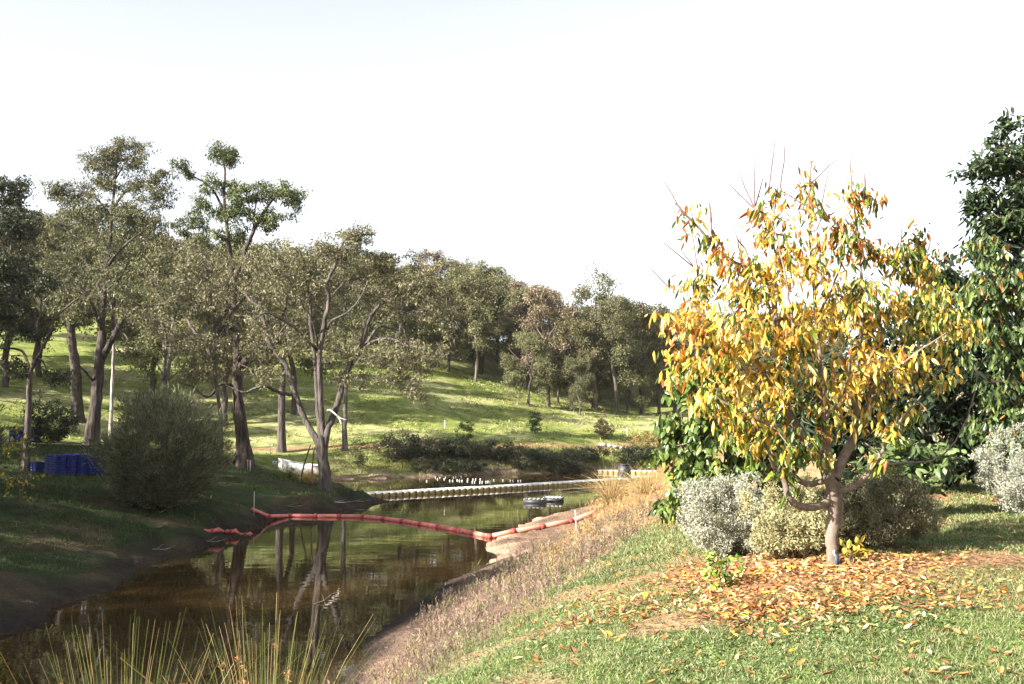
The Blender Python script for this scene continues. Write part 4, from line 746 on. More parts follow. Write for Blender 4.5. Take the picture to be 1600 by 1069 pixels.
# purple-brown dead weeds on the bank
def sprigs(n_try, box, keepf, hgt, cols, name, label, side=7, lean=.5, wid=.004, cat='dead grass'):
    x, y = region(n_try, *box); z, d = H(x, y, True); k = keepf(x, y, z, d); x, y, z = x[k], y[k], z[k]; n = len(x)
    base = np.stack([x, y, z - .01], 1); yy = rng.normal(0, lean * .5, (n, 3)); yy[:, 2] = 1; yy = norm(yy); Hh = hgt(x, y) * rng.uniform(.45, 1.15, n) * (1 + 1.0 * (rng.uniform(0, 1, n) < .07)) * (.6 + .8 * vnoise(x * 2.1, y * 2.1, 15))
    tone = (rng.normal(1, .18, n) * (.8 + .45 * vnoise(x * 1.3, y * 1.3, 14)))[:, None]; c = pal(cols, n, .1) * tone; ww = wid * (1 + y / 14)
    mb = MB(); scatter(mb, BLADE_T, base, yy, rand_dirs(n), Hh, ww, c)
    for s in range(side):
        f = rng.uniform(.35, 1, (n, 1)); p = base + yy * Hh[:, None] * f; sd_ = norm(yy * 1.1 + rand_dirs(n) * .9)
        scatter(mb, BLADE_T, p, sd_, rand_dirs(n), Hh * rng.uniform(.12, .3, n), ww * 1.15, c * rng.uniform(.85, 1.3, (n, 1)))
    return tag(mb.obj(name, M_DRY), label, cat, kind='stuff')
def kf_weeds(x, y, z, d):
    nn = fbm(x * 1.1, y * 1.1, 71, 3); top = 1.85 + (nn - .5) * .5
    w = smooth(.35, .7, z + (nn - .5) * .4) * smooth(top + .12, top - .15, z) * smooth(31, 26, y) * (x > -5) * smooth(.36, .66, nn + .09) * smooth(.22, .5, vnoise(x * 2.7, y * 2.7, 88) + .1)
    return rng.uniform(0, 1, len(x)) < w
sprigs(42000, (-4, 4.5, 5.5, 31, .9), kf_weeds, lambda x, y: .13 + .05 * smooth(8, 16, y), [(.175, .122, .105), (.23, .165, .135), (.125, .09, .078), (.30, .23, .16), (.15, .16, .06)], 'dead_weeds', 'purple-brown dead weeds covering the bank slope')
def kf_gold(x, y, z, d):
    nn = fbm(x * .9, y * .9, 73, 3)
    w = smooth(15, 19, y + (nn - .5) * 5) * smooth(.5, .8, z) * (x > .5) * (x < 3 + y * .14) * (d > .8) * smooth(.36, .58, nn + .06)
    return rng.uniform(0, 1, len(x)) < w
sprigs(60000, (.3, 10, 15, 62, .8), kf_gold, lambda x, y: .17 + .12 * smooth(24, 45, y), [(.38, .26, .11), (.32, .20, .085), (.46, .34, .16), (.27, .16, .09)], 'dry_grass', 'golden dry grass along the right bank top', side=4)
def kf_far(x, y, z, d): return (rng.uniform(0, 1, len(x)) < .8) & (d > .15) & (z < 1.9) & (y > 66) & (x > -13)
sprigs(16000, (-13, 16, 66, 84, 1), kf_far, lambda x, y: np.full(len(x), .28), [(.20, .17, .08), (.12, .12, .05), (.30, .22, .12)], 'bank_grass', 'rough mixed grass on the far bank above the water', side=2, wid=.006, cat='grass')
def kf_leftbank(x, y, z, d):
    nn = fbm(x * .6, y * .6, 75, 3); return (rng.uniform(0, 1, len(x)) < smooth(.4, .55, nn)) & (d > .9)
sprigs(46000, (-26, -6, 16, 60, 1), kf_leftbank, lambda x, y: np.full(len(x), .13), [(.04, .075, .022), (.065, .09, .026), (.035, .055, .02), (.11, .095, .045)], 'bank_grass', 'dark rough grass on the shaded left bank', side=2, lean=.9, wid=.007, cat='grass')  # blade colours darkened, the bank's shade is partly in the palette
def kf_hill(x, y, z, d): return (rng.uniform(0, 1, len(x)) < smooth(.42, .6, fbm(x * .5, y * .5, 76, 3))) & (d > .9)
sprigs(60000, (-40, 22, 70, 122, 1), kf_hill, lambda x, y: np.full(len(x), .16), [(.18, .22, .05), (.24, .27, .085), (.31, .30, .13), (.13, .17, .04)], 'hill_grass', 'tufted green pasture grass on the hillside', side=1, lean=1.0, wid=.012, cat='grass')

# fallen leaves
n = 13000; rr = rng.normal(size=(n, 2)); x = np.concatenate([2.8 + rr[:5500, 0] * .95, 2.2 + rr[5500:9500, 0] * .75, rng.uniform(0, 9, 2500), 7.4 + rr[12000:, 0] * 1.7])
y = np.concatenate([9.7 + rr[:5500, 1] * .75, 8.6 + rr[5500:9500, 1] * .7, 6 + 10 * rng.uniform(0, 1, 2500) ** 1.3, 15.5 + rr[12000:, 1] * 2.0])
z, d = H(x, y, True); k = (z > 1.75) & (y > 5.5) & (rng.uniform(0, 1, len(x)) < .22 + .85 * smooth(.40, .60, fbm(x * 1.5, y * 1.5, 81, 3))); x, y, z = x[k], y[k], z[k]; n = len(x)
yy = rand_dirs(n); yy[:, 2] *= .14; nd = rand_dirs(n) * .38 + np.array([0, 0, 1]); u = rng.uniform(.35, 1.3, n)
mb = MB(); fc = pal([(.48, .22, .07), (.54, .33, .11), (.54, .40, .22), (.34, .13, .05), (.22, .095, .055), (.52, .32, .035), (.56, .42, .22)], n, .15, [.22, .17, .14, .19, .16, .06, .06])
CURL = (LEAF_LONG[0] * np.array([1, 1, -1.6]), LEAF_LONG_T[1])
h_ = n // 2
scatter(mb, LEAF_LONG_T, np.stack([x, y, z + .022], 1)[:h_], yy[:h_], nd[:h_], .070 * u[:h_], .030 * u[:h_], fc[:h_])
scatter(mb, CURL, np.stack([x, y, z + .02], 1)[h_:], yy[h_:], nd[h_:], .070 * u[h_:], .026 * u[h_:], fc[h_:])
tag(mb.obj('fallen_leaves', M_FALLEN), 'orange and tan fallen leaves littered under the autumn tree', 'leaf litter', kind='stuff')

# rushes and tussocks: each clump is a plant
def rush(name, label, x, y, n, h, lean, cols, wid=.0035, heads=0, hcol=(.30, .16, .08), bias=(0, 0), cat='rushes', r0=.12):
    zb = hz(x, y); mb = MB(); hds = []
    for i in range(n):
        a = rng.uniform(0, 6.28); L = h * rng.uniform(.55, 1.1); l = abs(rng.normal(0, lean)); dx, dy = math.cos(a) * l + bias[0], math.sin(a) * l + bias[1]
        p0 = np.array([math.cos(a) * r0 * rng.uniform(.1, 1), math.sin(a) * r0 * rng.uniform(.1, 1), -.03])
        tt = np.linspace(0, 1, 6)[:, None]; p = p0 + tt * L * np.array([dx * .45, dy * .45, 1]) + tt ** 2.2 * L * np.array([dx * .6, dy * .6, -.16 * l * 2])
        if rng.uniform() < .12: p[3:] += (tt[3:] - .5) * np.array([rng.normal(0, .5), rng.normal(0, .3), -rng.uniform(.5, 1)]) * L * .8
        c0 = pal(cols, 1, .15)[0]; mb.tube(p, np.linspace(wid, wid * .25, 6) * rng.uniform(.7, 1.2), 4, c0)
        if i < heads:
            q = p[4] * .7 + p[3] * .3 if i % 2 else p[4]
            hd = MB(); m = 16; scatter(hd, LEAF_DIA, q + rng.normal(0, .008, (m, 3)) * np.array([1, 1, 1.6]), rand_dirs(m) + np.array([0, 0, .5]), rand_dirs(m), .022, .01, pal([hcol], m, .3)); hds.append(hd)
    o = empty(name, (x, y, zb), 0, label, cat); mb.obj('stems', M_DRY, o, True)
    for hd in hds: hd.obj('seed_head', M_DRY, o)
    return o
RC = [(.10, .13, .03), (.14, .16, .04), (.22, .20, .06), (.34, .22, .09), (.09, .11, .03), (.45, .36, .2)]
rush('rush_clump', 'tall green and straw rushes with brown seed heads, left of two by the water', -1.78, 4.7, 420, 1.5, .38, RC, .0027, 50)
rush('rush_clump', 'shorter straw-coloured rushes with seed heads, right of two by the water', -1.17, 4.9, 300, 1.27, .36, RC, .0026, 38)
for px, py, Y, h, lb in [(955, 790, 37, 1.5, 'large arching golden tussock at the water edge below the walkway box'), (1010, 780, 34, 1.3, 'tawny tussock between the arching tussock and the green tree')]:
    x, y = at_px(px, py, Y); rush('tussock', lb, x, y, 330, h, .75, [(.50, .33, .15), (.42, .25, .11), (.55, .45, .25), (.22, .22, .08)], .006, cat='tussock', r0=.25)
for px, py, Y, h, c, lb in [(448, 748, 54, .8, [(.15, .20, .05), (.25, .25, .08)], 'green grass tuft beside the boat'), (480, 757, 51, .8, [(.38, .28, .07), (.25, .22, .06)], 'golden-green tuft at the foot of the leaning poles'), (528, 728, 61, .8, [(.30, .22, .10), (.20, .14, .07)], 'brown round tuft on the far bank right of the many-stemmed gum')]:
    x, y = at_px(px, py, Y); rush('grass_tuft', lb, x, y, 240, h, .6, c, .009, cat='tuft', r0=.3)

# ------------------------------------------------------------------ pontoon walkways
M_FLOAT = plain('float_plastic', (.30, .235, .085), .55, (9, .6, 1.2)); M_WHITE = plain('white_crust', (.74, .73, .70), .8, (5, .72, 1.1), (.3, .01)); M_DARKP = plain('dark_plastic', (.03, .032, .04), .5)
M_GREYP = plain('grey_panel', (.045, .047, .06), .5)
def rbox(w, d, h, bev):
    """a box with rounded upright edges and a lid lip"""
    v = []; rings = [(0, 1 - bev), (.08, 1), (.42, 1), (.5, .965), (.58, 1), (.94, 1), (1, 1 - bev)]; k = 8
    cor = [(1, .55), (.55, 1), (-.55, 1), (-1, .55), (-1, -.55), (-.55, -1), (.55, -1), (1, -.55)]
    cor = [((math.copysign(1, a) if abs(a) == 1 else math.copysign(1 - bev * 1.6, a)), (math.copysign(1, b) if abs(b) == 1 else math.copysign(1 - bev * 1.6, b))) for a, b in cor]
    for t_, s_ in rings:
        for a, b in cor: v.append((a * w / 2 * s_, b * d / 2 * s_, h * t_))
    f = [[r * k + i, r * k + (i + 1) % k, (r + 1) * k + (i + 1) % k, (r + 1) * k + i] for r in range(len(rings) - 1) for i in range(k)]
    n = len(v); v.append((0, 0, h)); v.append((0, 0, 0)); top = (len(rings) - 1) * k
    tri = [[top + i, top + (i + 1) % k, n] for i in range(k)] + [[(i + 1) % k, i, n + 1] for i in range(k)]
    return np.array(v), [np.array(f), np.array(tri)]
def walkway(name, label, path, width_rows=2, white=.9):
    path = np.array(path, float); pp, _ = smooth_path(np.c_[path, np.zeros(len(path))], [0] * len(path), 8)
    seg = np.r_[0, np.cumsum(np.linalg.norm(np.diff(pp, axis=0), axis=1))]; s = np.arange(.2, seg[-1], .415)
    cx = np.interp(s, seg, pp[:, 0]); cy_ = np.interp(s, seg, pp[:, 1]); an = np.arctan2(np.gradient(cy_), np.gradient(cx))
    root = empty(name, (cx[0], cy_[0], 0), 0, label, 'walkway')
    v, f = rbox(.33, .5, .31, .10); src = build('float', v, f, M_FLOAT, root); src.data.materials.append(M_WHITE)
    for p_ in src.data.polygons: p_.material_index = 1 if (sum(src.data.vertices[i].co.z for i in p_.vertices) / len(p_.vertices)) >.26 else 0
    first = True
    for i in range(len(s)):
        for r in range(width_rows):
            off = (r - (width_rows - 1) / 2) * .53
            o = src if first else src.copy()
            if not first: COL.objects.link(o); o.parent = root
            first = False
            o.location = (cx[i] - cx[0] - math.sin(an[i]) * off, cy_[i] - cy_[0] + math.cos(an[i]) * off, -.12 + R.uniform(-.008, .008)); o.rotation_euler = (0, 0, an[i])
    mb = MB()                                     # white-crusted tread strip lying on the floats
    for sgn in ((-1, 1) if width_rows == 2 else (0,)):
        q = np.stack([cx - cx[0] - np.sin(an) * .265 * sgn, cy_ - cy_[0] + np.cos(an) * .265 * sgn], 1)
        for i in range(len(s)): mb.box((q[i, 0], q[i, 1], .206), (.405, .42, .03), an[i])
    mb.obj('tread', M_WHITE, root); return root
walkway('floating_walkway', 'long straight white-topped pontoon walkway of cube floats across the pond', [(-7.7, 52.3), (-4.8, 54.6), (.76, 59.3), (7.6, 65.6), (9.6, 67.6)])
walkway('floating_walkway', 'short white pontoon walkway farther back behind the dark box', [(6.6, 76), (9, 75.2), (12.6, 74.3)])
b = P(986, 750, 64.6)
o = empty('pump_box', (7.3, 65.2, .27), .35, 'dark square box with grey side standing on the long walkway', 'box')
mb = MB(); mb.box((0, 0, .4), (.62, .7, .8), 0); mb.obj('body', M_DARKP, o); mb = MB(); mb.box((-.318, 0, .4), (.012, .6, .68), 0); mb.obj('side_panel', M_GREYP, o); mb = MB(); mb.box((0, 0, .822), (.68, .76, .04), 0); mb.obj('lid', M_DARKP, o)
rp = MB(); ra = np.array([-9.0, 48.6, .45]); rb = np.array([-7.7, 52.2, .12]); tt = np.linspace(0, 1, 9)[:, None]
rp.tube(ra * (1 - tt) + rb * tt + np.array([0, 0, -.25]) * (4 * tt * (1 - tt)), .018, 5, cap=True); tag(rp.obj('mooring_rope', M_GREYP, None, True), 'slack dark rope from the many-stemmed gum roots to the long walkway', 'rope')
# two small loose platforms
M_OLDW = plain('old_grey_plastic', (.20, .19, .18), .7, (5, .5, 1.5))
for k_, (px, py, Y, w, lb) in enumerate([(836, 784, 48.6, 1.05, 'dark floating platform, left of the two joined loose ones'), (865, 781, 49.6, .95, 'pale-topped floating platform, right of the two joined loose ones')]):
    b = P(px, py, Y); o = empty('floating_platform', (b[0], Y, 0), -.12, lb, 'platform')
    mb = MB(); mb.box((0, 0, .07), (w, .9, .22), 0); mb.obj('float', M_DARKP, o); mb = MB()
    for j in range(5): mb.box((-w / 2 + (j + .5) * w / 5, 0, .2), (w / 5 - .03, .92, .035), 0)
    mb.obj('deck', M_OLDW if k_ == 0 else M_WHITE, o)
    mb = MB()
    for sx in (-1, 1):
        for sy in (-1, 1): mb.tube([(sx * w * .42, sy * .38, .215), (sx * w * .42, sy * .38, .27)], .04, 8, cap=True)
    mb.obj('cleats', M_DARKP, o)
# white floats in loose rows
v = []; NS = 6
mb = MB(); mb.tube([(0, 0, -.03), (0, 0, 0), (0, 0, .05), (0, 0, .10), (0, 0, .13)], [.03, .06, .075, .055, .02], 8, cap=True); mb.tube([(0, 0, .125), (0, 0, .17)], .012, 5, cap=True)
src = mb.obj('small_float', M_WHITE, None, True); first = True
for zx, zy in [(68, 262), (205, 210), (238, 235), (275, 210), (342, 232), (362, 205), (428, 255), (474, 258), (485, 205), (520, 203), (545, 250), (580, 258), (604, 203), (620, 258), (705, 262), (710, 236), (780, 278), (790, 240), (816, 278), (833, 236), (905, 236), (900, 282), (935, 280), (995, 275), (1025, 272), (1055, 280), (1118, 250), (1258, 252), (1375, 258), (1415, 258), (1495, 262), (1535, 258)]:
    o = src if first else src.copy()
    if not first: COL.objects.link(o)
    first = False; px, py = 660 + zx / 10, 725 + zy / 10; Y = 4 * 1556 / (py - 656); b = P(px, py, Y); o.location = (b[0], Y, 0)
    o.scale = (.62,) * 3; tag(o, 'tiny white float bobbing on the far pond beyond the long pontoon walkway', 'float', 'white floats in loose rows')

# ------------------------------------------------------------------ orange boom
M_BOOM = plain('orange_boom_cover', (.54, .15, .125), .5, (5, .7, 1.25), (.4, .01)); M_BOOM2 = plain('pale_boom_cover', (.66, .27, .19), .6, (4, .8, 1.15), (.4, .01)); M_RED = plain('boom_joint', (.30, .05, .04), .6)  # deeper cover has the left half's shading put into its colour
wp = [(-10.0, 38.4, None), (-9.7, 40.1, None), (-9.2, 41.6, .04), (-8.1, 41.5, .04), (-7.1, 41.4, .04), (-6.1, 41.2, .04), (-5.15, 40.4, .04), (-4.3, 39.5, .04), (-3.5, 38.4, .04), (-2.75, 37.4, .04), (-2.0, 36.3, .04), (-1.35, 35.3, .04), (-.75, 34.2, .05), (.05, 34.3, None), (1.05, 34.6, None), (2.05, 35, None), (3.0, 35.4, None)]
bp = [np.array([x, y, (hz(x, y) + .09) if z is None else z]) for x, y, z in wp]
BO = empty('containment_boom', bp[0], 0, 'orange-red floating boom crossing the near pond from bank to sand spit', 'boom'); org = bp[0]
for i in range(len(bp) - 1):
    a, b_ = bp[i], bp[i + 1]; u = (b_ - a); L = np.linalg.norm(u); u /= L; q = [a + u * L * t_ for t_ in (.07, .12, .5, .88, .93)]
    mb = MB(); rr_ = .088 if i > 1 else .08; mb.tube(np.array(q) - org, [rr_ * .5, rr_, rr_ * rng.uniform(.92, 1.08), rr_, rr_ * .5], 10, cap=True)
    o = mb.obj('boom_float', M_BOOM if i < 11 else M_BOOM2, BO, True)
    if i == 11: o['label'] = 'pale pink boom float on the spit side'
    mb = MB(); mb.tube(np.array([b_ - u * .10, b_ - u * .06, b_ + u * .06, b_ + u * .10]) - org, [.04, .108, .108, .04], 8, cap=True)
    if i < len(bp) - 2: mb.obj('joint', M_RED, BO)
for k_, (px, py, Y, L, an_, lb) in enumerate([(332, 801, 33.6, .8, .5, 'crumpled orange boom piece on the dark bank, nearest the bush'), (362, 803, 34.6, .55, -.2, 'small crumpled orange boom piece between two others on the bank'), (384, 806, 35.4, .6, .1, 'crumpled orange boom piece on the bank nearest the long boom'), (519, 724, 60, .9, .6, 'pinkish-red boom end lying behind the many-stemmed gum')]):
    b = P(px, py, Y); z = hz(b[0], Y); u = np.array([math.cos(an_), math.sin(an_), 0]); o = empty('boom_piece', (b[0], Y, z), 0, lb, 'boom piece')
    mb = MB(); mb.tube([-u * L / 2 + [0, 0, .04], -u * L * .3 + [0, 0, .10], [0, 0, .07], u * L * .25 + [0, .05, .12], u * L / 2 + [0, 0, .05]], [.03, .08, .06, .09, .03], 7, cap=True); mb.obj('cover', M_BOOM, o, True); mb = MB(); mb.tube([-u * .04 + [0, 0, .08], u * .04 + [0, 0, .08]], .1, 7, cap=True); mb.obj('joint', M_RED, o)

# ------------------------------------------------------------------ posts, sign, poles
M_POST = plain('galvanised_post', (.45, .44, .43), .5, (8, .8, 1.15)); M_WOODP = plain('weathered_wood', (.26, .19, .13), .85, (6, .6, 1.3)); M_SIGN = plain('sign_face', (.62, .70, .78), .5, (20, .9, 1.05)); M_BLUE = plain('blue_crate_plastic', (.003, .015, .15), .45, (4, .75, 1.2), None, .5)
def post(name, label, px, py, Y, h, r, mat, lean=(0, 0), cap=True, cat='post'):
    b = P(px, py, Y); z = hz(b[0], Y); o = empty(name, (b[0], Y, z), 0, label, cat)
    mb = MB(); mb.tube([(0, 0, -.2), (lean[0] * h * .5, lean[1] * h * .5, h * .5), (lean[0] * h, lean[1] * h, h)], r, 8, cap=True); mb.obj('shaft', mat, o, True)
    mb = MB(); mb.tube([(lean[0] * h, lean[1] * h, h - .03), (lean[0] * h, lean[1] * h, h + .015)], r * 1.35, 8, cap=True); mb.obj('cap', mat, o); return o
post('metal_post', 'leaning grey metal post standing in the sand spit by the boom', 901, 836, 28, .68, .017, M_POST, (-.045, 0))
post('metal_post', 'thin pale post on the dark bank at the boom start', 397, 787, 38.2, .85, .018, M_POST)
post('wooden_stake', 'pale wooden stake beside the base of the rough-trunked gum', 387, 730, 53, .62, .028, M_WOODP); post('wooden_stake', 'greyer wooden stake just right of the pale one', 391, 731, 53, .6, .028, M_POST)
for px, py, Y, lb in [(888, 682, 90, 'white stake on the sunlit slope right of the dark shrub'), (980, 680, 92, 'short white stake in shade right of the pinkish shrub'), (695, 675, 86, 'thin pale stake high on the shaded slope'), (423, 705, 72, 'thin stake on the grass beyond the boat')]: post('marker_stake', lb, px, py, Y, .8, .025, M_WHITE)
b = P(429, 735, 56); o = empty('small_sign', (b[0], 56, hz(b[0], 56)), 0, 'small pale blue square sign on a stake left of the boat', 'sign')
mb = MB(); mb.tube([(0, 0, -.1), (0, 0, .62)], .022, 6, cap=True); mb.obj('stake', M_WOODP, o); mb = MB(); mb.box((0, -.03, .58), (.25, .012, .20)); mb.obj('panel', M_SIGN, o); mb = MB(); mb.box((0, -.04, .60), (.06, .006, .06)); mb.obj('symbol', M_DARKP, o)
for (x0, y0, Y0), (x1, y1, Y1), mt, lb in [((468, 750, 49.6), (485, 696, 47.4), M_WOODP, 'dark pole leaning against the many-stemmed gum, left of two'), ((488, 746, 49.2), (491, 700, 47.4), plain('reddish_pole', (.42, .24, .20), .7), 'reddish upright pole against the many-stemmed gum, right of two')]:
    a = P(x0, y0, Y0); a[2] = hz(a[0], Y0); c = P(x1, y1, Y1) - a; o = empty('leaning_pole', a, 0, lb, 'pole'); mb = MB(); mb.tube(smooth_path([(0, 0, -.05), c * .5 + [-.04, 0, 0], c], [1, 1, 1])[0], np.linspace(.05, .035, 7), 7, cap=True); mb.obj('shaft', mt, o, True)
b = P(1308, 884, 9.82); o = empty('plant_tag', (b[0], 9.82, hz(b[0], 9.82)), 0, 'small blue plastic tag at the foot of the yellow tree trunk', 'tag')
mb = MB(); mb.box((0, 0, .05), (.035, .006, .13), .3); mb.obj('plate', plain('tag_blue', (.05, .09, .16), .4), o); mb = MB(); mb.tube([(-.015, 0, .10), (-.03, .01, .14), (-.02, .01, .155)], .008, 6, cap=True); mb.obj('clip', M_WHITE, o)

# ------------------------------------------------------------------ dinghy on the bank
M_HULL = plain('dinghy_paint', (.52, .50, .47), .55, (5, .75, 1.15)); 
bA = P(437, 722, 61); bB = P(503, 738, 60)
an_ = math.atan2(bB[1] - bA[1], bB[0] - bA[0]); zb = hz((bA[0] + bB[0]) / 2, 60.5)
DB = empty('dinghy', ((bA[0] + bB[0]) / 2, 60.5, zb), an_, 'pale rowing boat pulled up on the bank left of the many-stemmed gum', 'boat')
Lh = 3.1; st = np.linspace(0, 1, 12); vv = []; K = 9
for s_ in st:
    half = .62 * (math.sin(min(1, s_ * 1.25 + .02) * math.pi / 2) ** .8) * (1 - .12 * s_); top = .62 + .38 * (1 - s_) ** 2.2; keel = .02 + .42 * max(0, .18 - s_) / .18 * .8
    for a in np.linspace(-1, 1, K): vv.append(((s_ - .5) * Lh - .12 * (1 - s_) * (1 - abs(a)) * 0, half * math.copysign(abs(a) ** .6, a), keel + (top - keel) * abs(a) ** 2.4))
vv = np.array(vv); ff = [[i * K + j, (i + 1) * K + j, (i + 1) * K + j + 1, i * K + j + 1] for i in range(11) for j in range(K - 1)]
inner = vv.copy(); inner[:, 1] *= .93; inner[:, 2] += .03; n0 = len(vv); ff += [[n0 + a for a in f[::-1]] for f in ff[:]]
ff += [[i * K + j, n0 + i * K + j, n0 + (i + 1) * K + j, (i + 1) * K + j] for i in range(11) for j in (0,)] + [[i * K + K - 1, (i + 1) * K + K - 1, n0 + (i + 1) * K + K - 1, n0 + i * K + K - 1] for i in range(11)]
hl = build('hull', np.concatenate([vv, inner]), np.array(ff), M_HULL, DB, None, True)
mb = MB(); tr_ = vv[-K:]; mb.add(np.concatenate([tr_, tr_ + [.04, 0, 0]]), [[j, j + 1, K + j + 1, K + j] for j in range(K - 1)] + [[0, K // 2 - 1, K // 2 + 1, K - 1]] + [[j, j + 1, K - 2 - j, K - 1 - j] for j in range(K // 2)] + [[K + j + 1, K + j, K + K - 1 - j, K + K - 2 - j] for j in range(K // 2)]); mb.obj('transom', M_HULL, DB)
mb = MB()
for sd__ in (0, K - 1): mb.tube(vv[sd__::K][:12] + [0, 0, .01], .028, 6)
mb.obj('gunwale', M_WHITE, DB, True)
for sx in (-.35, .55):
    mb = MB(); mb.box((sx, 0, .46), (.24, 1.08, .03)); mb.obj('seat', M_WOODP, DB)

# ------------------------------------------------------------------ blue crates
def crate_mesh():
    mb = MB(); w, d, h, t_ = .40, .60, .108, .012
    mb.box((0, 0, .008), (w - .03, d - .03, .012))
    for sx in (-1, 1): mb.box((sx * (w / 2 - .014), 0, h / 2), (t_, d - .03, h - .02), 0, None, .97)
    for sy in (-1, 1): mb.box((0, sy * (d / 2 - .014), h / 2), (w - .03, t_, h - .02), 0, None, .97)
    for sx in (-1, 1): mb.box((sx * (w / 2 - .010), 0, h - .008), (.02, d, .018))
    for sy in (-1, 1): mb.box((0, sy * (d / 2 - .010), h - .0085), (w - .042, .02, .018))
    for sx in (-1, 1):
        for k in range(5): mb.box((sx * (w / 2 - .006), -d / 2 + (k + .5) * d / 5, h / 2 - .006), (.008, .012, h - .035))
    for sy in (-1, 1):
        for k in range(3): mb.box((-w / 2 + (k + .5) * w / 3, sy * (d / 2 - .006), h / 2 - .006), (.012, .008, h - .035))
    return mb
crate0 = crate_mesh().obj('blue_crate', M_BLUE); cfirst = [True]
def crate(x, y, z, rz, label, group):
    o = crate0 if cfirst[0] else crate0.copy()
    if not cfirst[0]: COL.objects.link(o)
    cfirst[0] = False; o.location = (x, y, z); o.rotation_euler = (0, 0, rz + R.uniform(-.015, .015)); return tag(o, label, 'crate', group)
def pile(ox, oy, rz, cols_, rows, layers, label, group, pitch=.112):
    cs, sn = math.cos(rz), math.sin(rz)
    g = max(hz(ox + cs * i * .42 - sn * j * .62, oy + sn * i * .42 + cs * j * .62) for i in range(cols_) for j in range(rows))
    for i in range(cols_):
        for j in range(rows):
            x = ox + cs * (i * .42) - sn * (j * .62); y = oy + sn * (i * .42) + cs * (j * .62)
            for k in range(layers if not callable(layers) else layers(i, j)):
                crate(x, y, g + k * pitch, rz, 'blue crate, %s layer up, %s column, %s row of the %s' % (ORD[k], ORD[i], ['front', 'second', 'back'][j], label), group)
    return g
b = P(92, 741, 44)
g0 = pile(b[0] + .05, 43.9, .70, 5, 3, 8, 'long pile', 'crates of the long pile')
b = P(57, 739, 45.4); pile(b[0], 45.6, .70, 1, 2, 4, 'low stack', 'crates of the low stack')
b = P(22, 690, 60); pile(b[0], 60, .05, 4, 1, 8, 'far pile', 'crates of the far pile')

# ------------------------------------------------------------------ rocks on the far bank
M_ROCK = plain('pale_rock', (.34, .31, .28), .85, (7, .65, 1.25), (.6, .04))
def rock_mesh(seed):
    rg = np.random.default_rng(seed); nu, nv = 10, 6; v = []
    for j in range(nv + 1):
        for i in range(nu):
            th = i / nu * 6.283; ph = j / nv * math.pi; dx = np.array([math.sin(ph) * math.cos(th), math.sin(ph) * math.sin(th), math.cos(ph)])
            r = 1 + .35 * (mnoise.noise(Vector(dx * 1.5) + Vector((seed * 3.1, 0, 0)))); v.append(dx * r * np.array([.24, .18, .15]))
    f = [[j * nu + i, (j + 1) * nu + i, (j + 1) * nu + (i + 1) % nu, j * nu + (i + 1) % nu] for j in range(nv) for i in range(nu)]
    return v, np.array(f)
rks = []
for s_ in range(3): v, f = rock_mesh(s_ + 1); rks.append(build('rock', v, f, M_ROCK))
pos = [(588 + i * 7.2 + R.uniform(-2, 2), 700 + R.uniform(-2, 2), 76.5) for i in range(12)] + [(938 + i * 4.6, 700 + (i % 3) * 2.5, 84) for i in range(8)]
for i, (px, py, Y) in enumerate(pos):
    o = rks[i] if i < 3 else rks[i % 3].copy()
    if i >= 3: COL.objects.link(o)
    b = P(px, py, Y); o.location = (b[0], Y + R.uniform(-.3, .3), hz(b[0], Y) + .06); s_ = R.uniform(.7, 1.3); o.scale = (s_, s_, s_); o.rotation_euler = (0, 0, R.uniform(0, 6))
    tag(o, *(('%s pale rock from the left in the row edging the track' % ORD[i], 'rock', 'rocks edging the track') if i < 12 else ('%s pale rock from the left in the heap near the yellow-orange shrub' % ORD[i - 12], 'rock', 'rocks heaped by the shrub')))

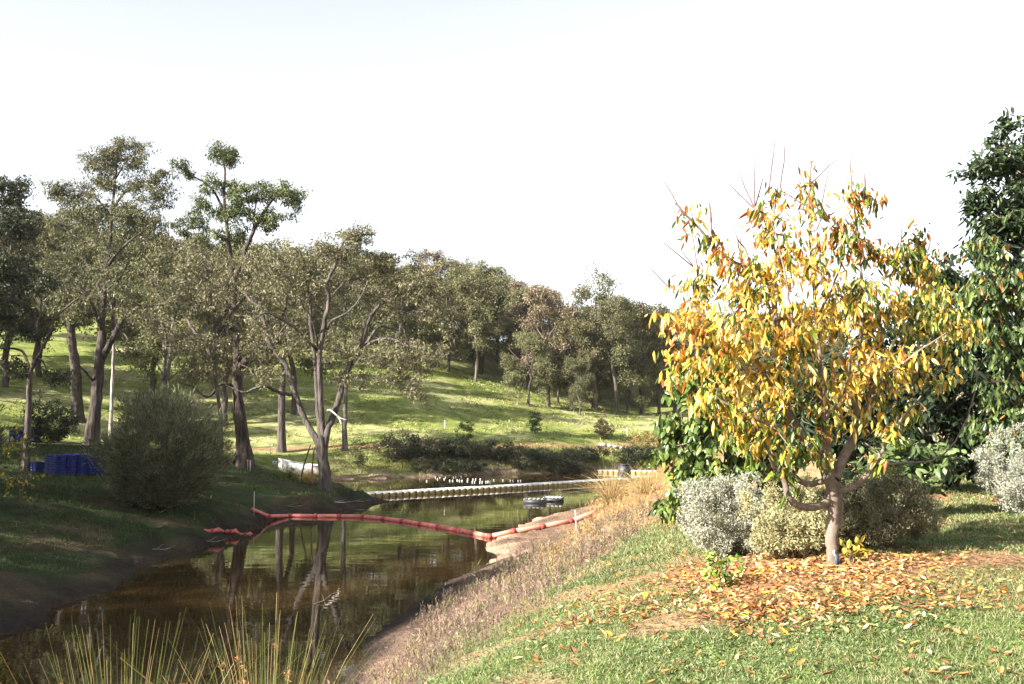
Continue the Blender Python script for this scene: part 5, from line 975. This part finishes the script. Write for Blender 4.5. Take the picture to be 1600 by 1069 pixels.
# ------------------------------------------------------------------ dead sticks on the mud
for k_, (px, py, Y, L, an_, lb) in enumerate([(330, 848, 32.4, 1.0, .2, 'dark stick poking from the shaded bank over the water'), (452, 797, 42.6, 1.5, -.3, 'thin dead branch on the dark mud left of the many-stemmed gum roots'), (530, 790, 45.5, 1.6, .15, 'bare root-like stick on the mud just right of the many-stemmed gum'),
        (250, 868, 29.5, .9, .6, 'short grey stick on the shaded mud below the feathery bush'), (420, 813, 38.6, 1.3, .35, 'dead stick on the mud beside the boom start'), (560, 786, 47.2, 1.2, -.1, 'pale stick near the tip of the muddy point')]):
    b = P(px, py, Y); z = hz(b[0], Y); o = empty('dead_stick', (b[0], Y, z), an_, lb, 'stick'); mb = MB()
    mb.tube(smooth_path([(-L / 2, 0, .02), (-L * .2, .05, .07), (L * .15, -.04, .06), (L / 2, .03, .14)], [1] * 4)[0], np.linspace(.03, .008, 10), 5, (.17, .14, .12)); mb.tube([(-L * .1, 0, .07), (L * .1, .22, .16), (L * .2, .3, .17)], [.014, .009, .004], 4, (.17, .14, .12)); mb.obj('wood', M_BARK, o, True)
b = P(506, 936, 22.2); o = empty('floating_branch', (b[0], 22.2, 0), .5, 'small pale forked branch sticking out of the near water', 'branch'); mb = MB()
mb.tube([(-.3, 0, -.03), (0, 0, .05), (.2, .1, .16), (.42, .12, .2)], [.012, .012, .008, .003], 5, (.42, .36, .28)); mb.tube([(0, 0, .05), (-.03, 0, .16), (-.06, .02, .21)], [.009, .006, .003], 4, (.42, .36, .28)); mb.obj('wood', M_BARK, o, True)

# ------------------------------------------------------------------ thin morning haze in the valley air
M_HAZE = bpy.data.materials.new('haze'); M_HAZE.use_nodes = True; hn = M_HAZE.node_tree; hn.nodes.clear()
ho = hn.nodes.new('ShaderNodeOutputMaterial'); hv = hn.nodes.new('ShaderNodeVolumePrincipled'); hn.links.new(hv.outputs[0], ho.inputs['Volume'])
hv.inputs['Color'].default_value = (.93, .94, .96, 1); hv.inputs['Density'].default_value = .0001; hv.inputs['Anisotropy'].default_value = .2
mb = MB(); mb.box((0, 60, 18), (420, 420, 92)); hz_o = mb.obj('haze', M_HAZE); tag(hz_o, 'thin pale haze in the valley air', 'haze', kind='stuff')
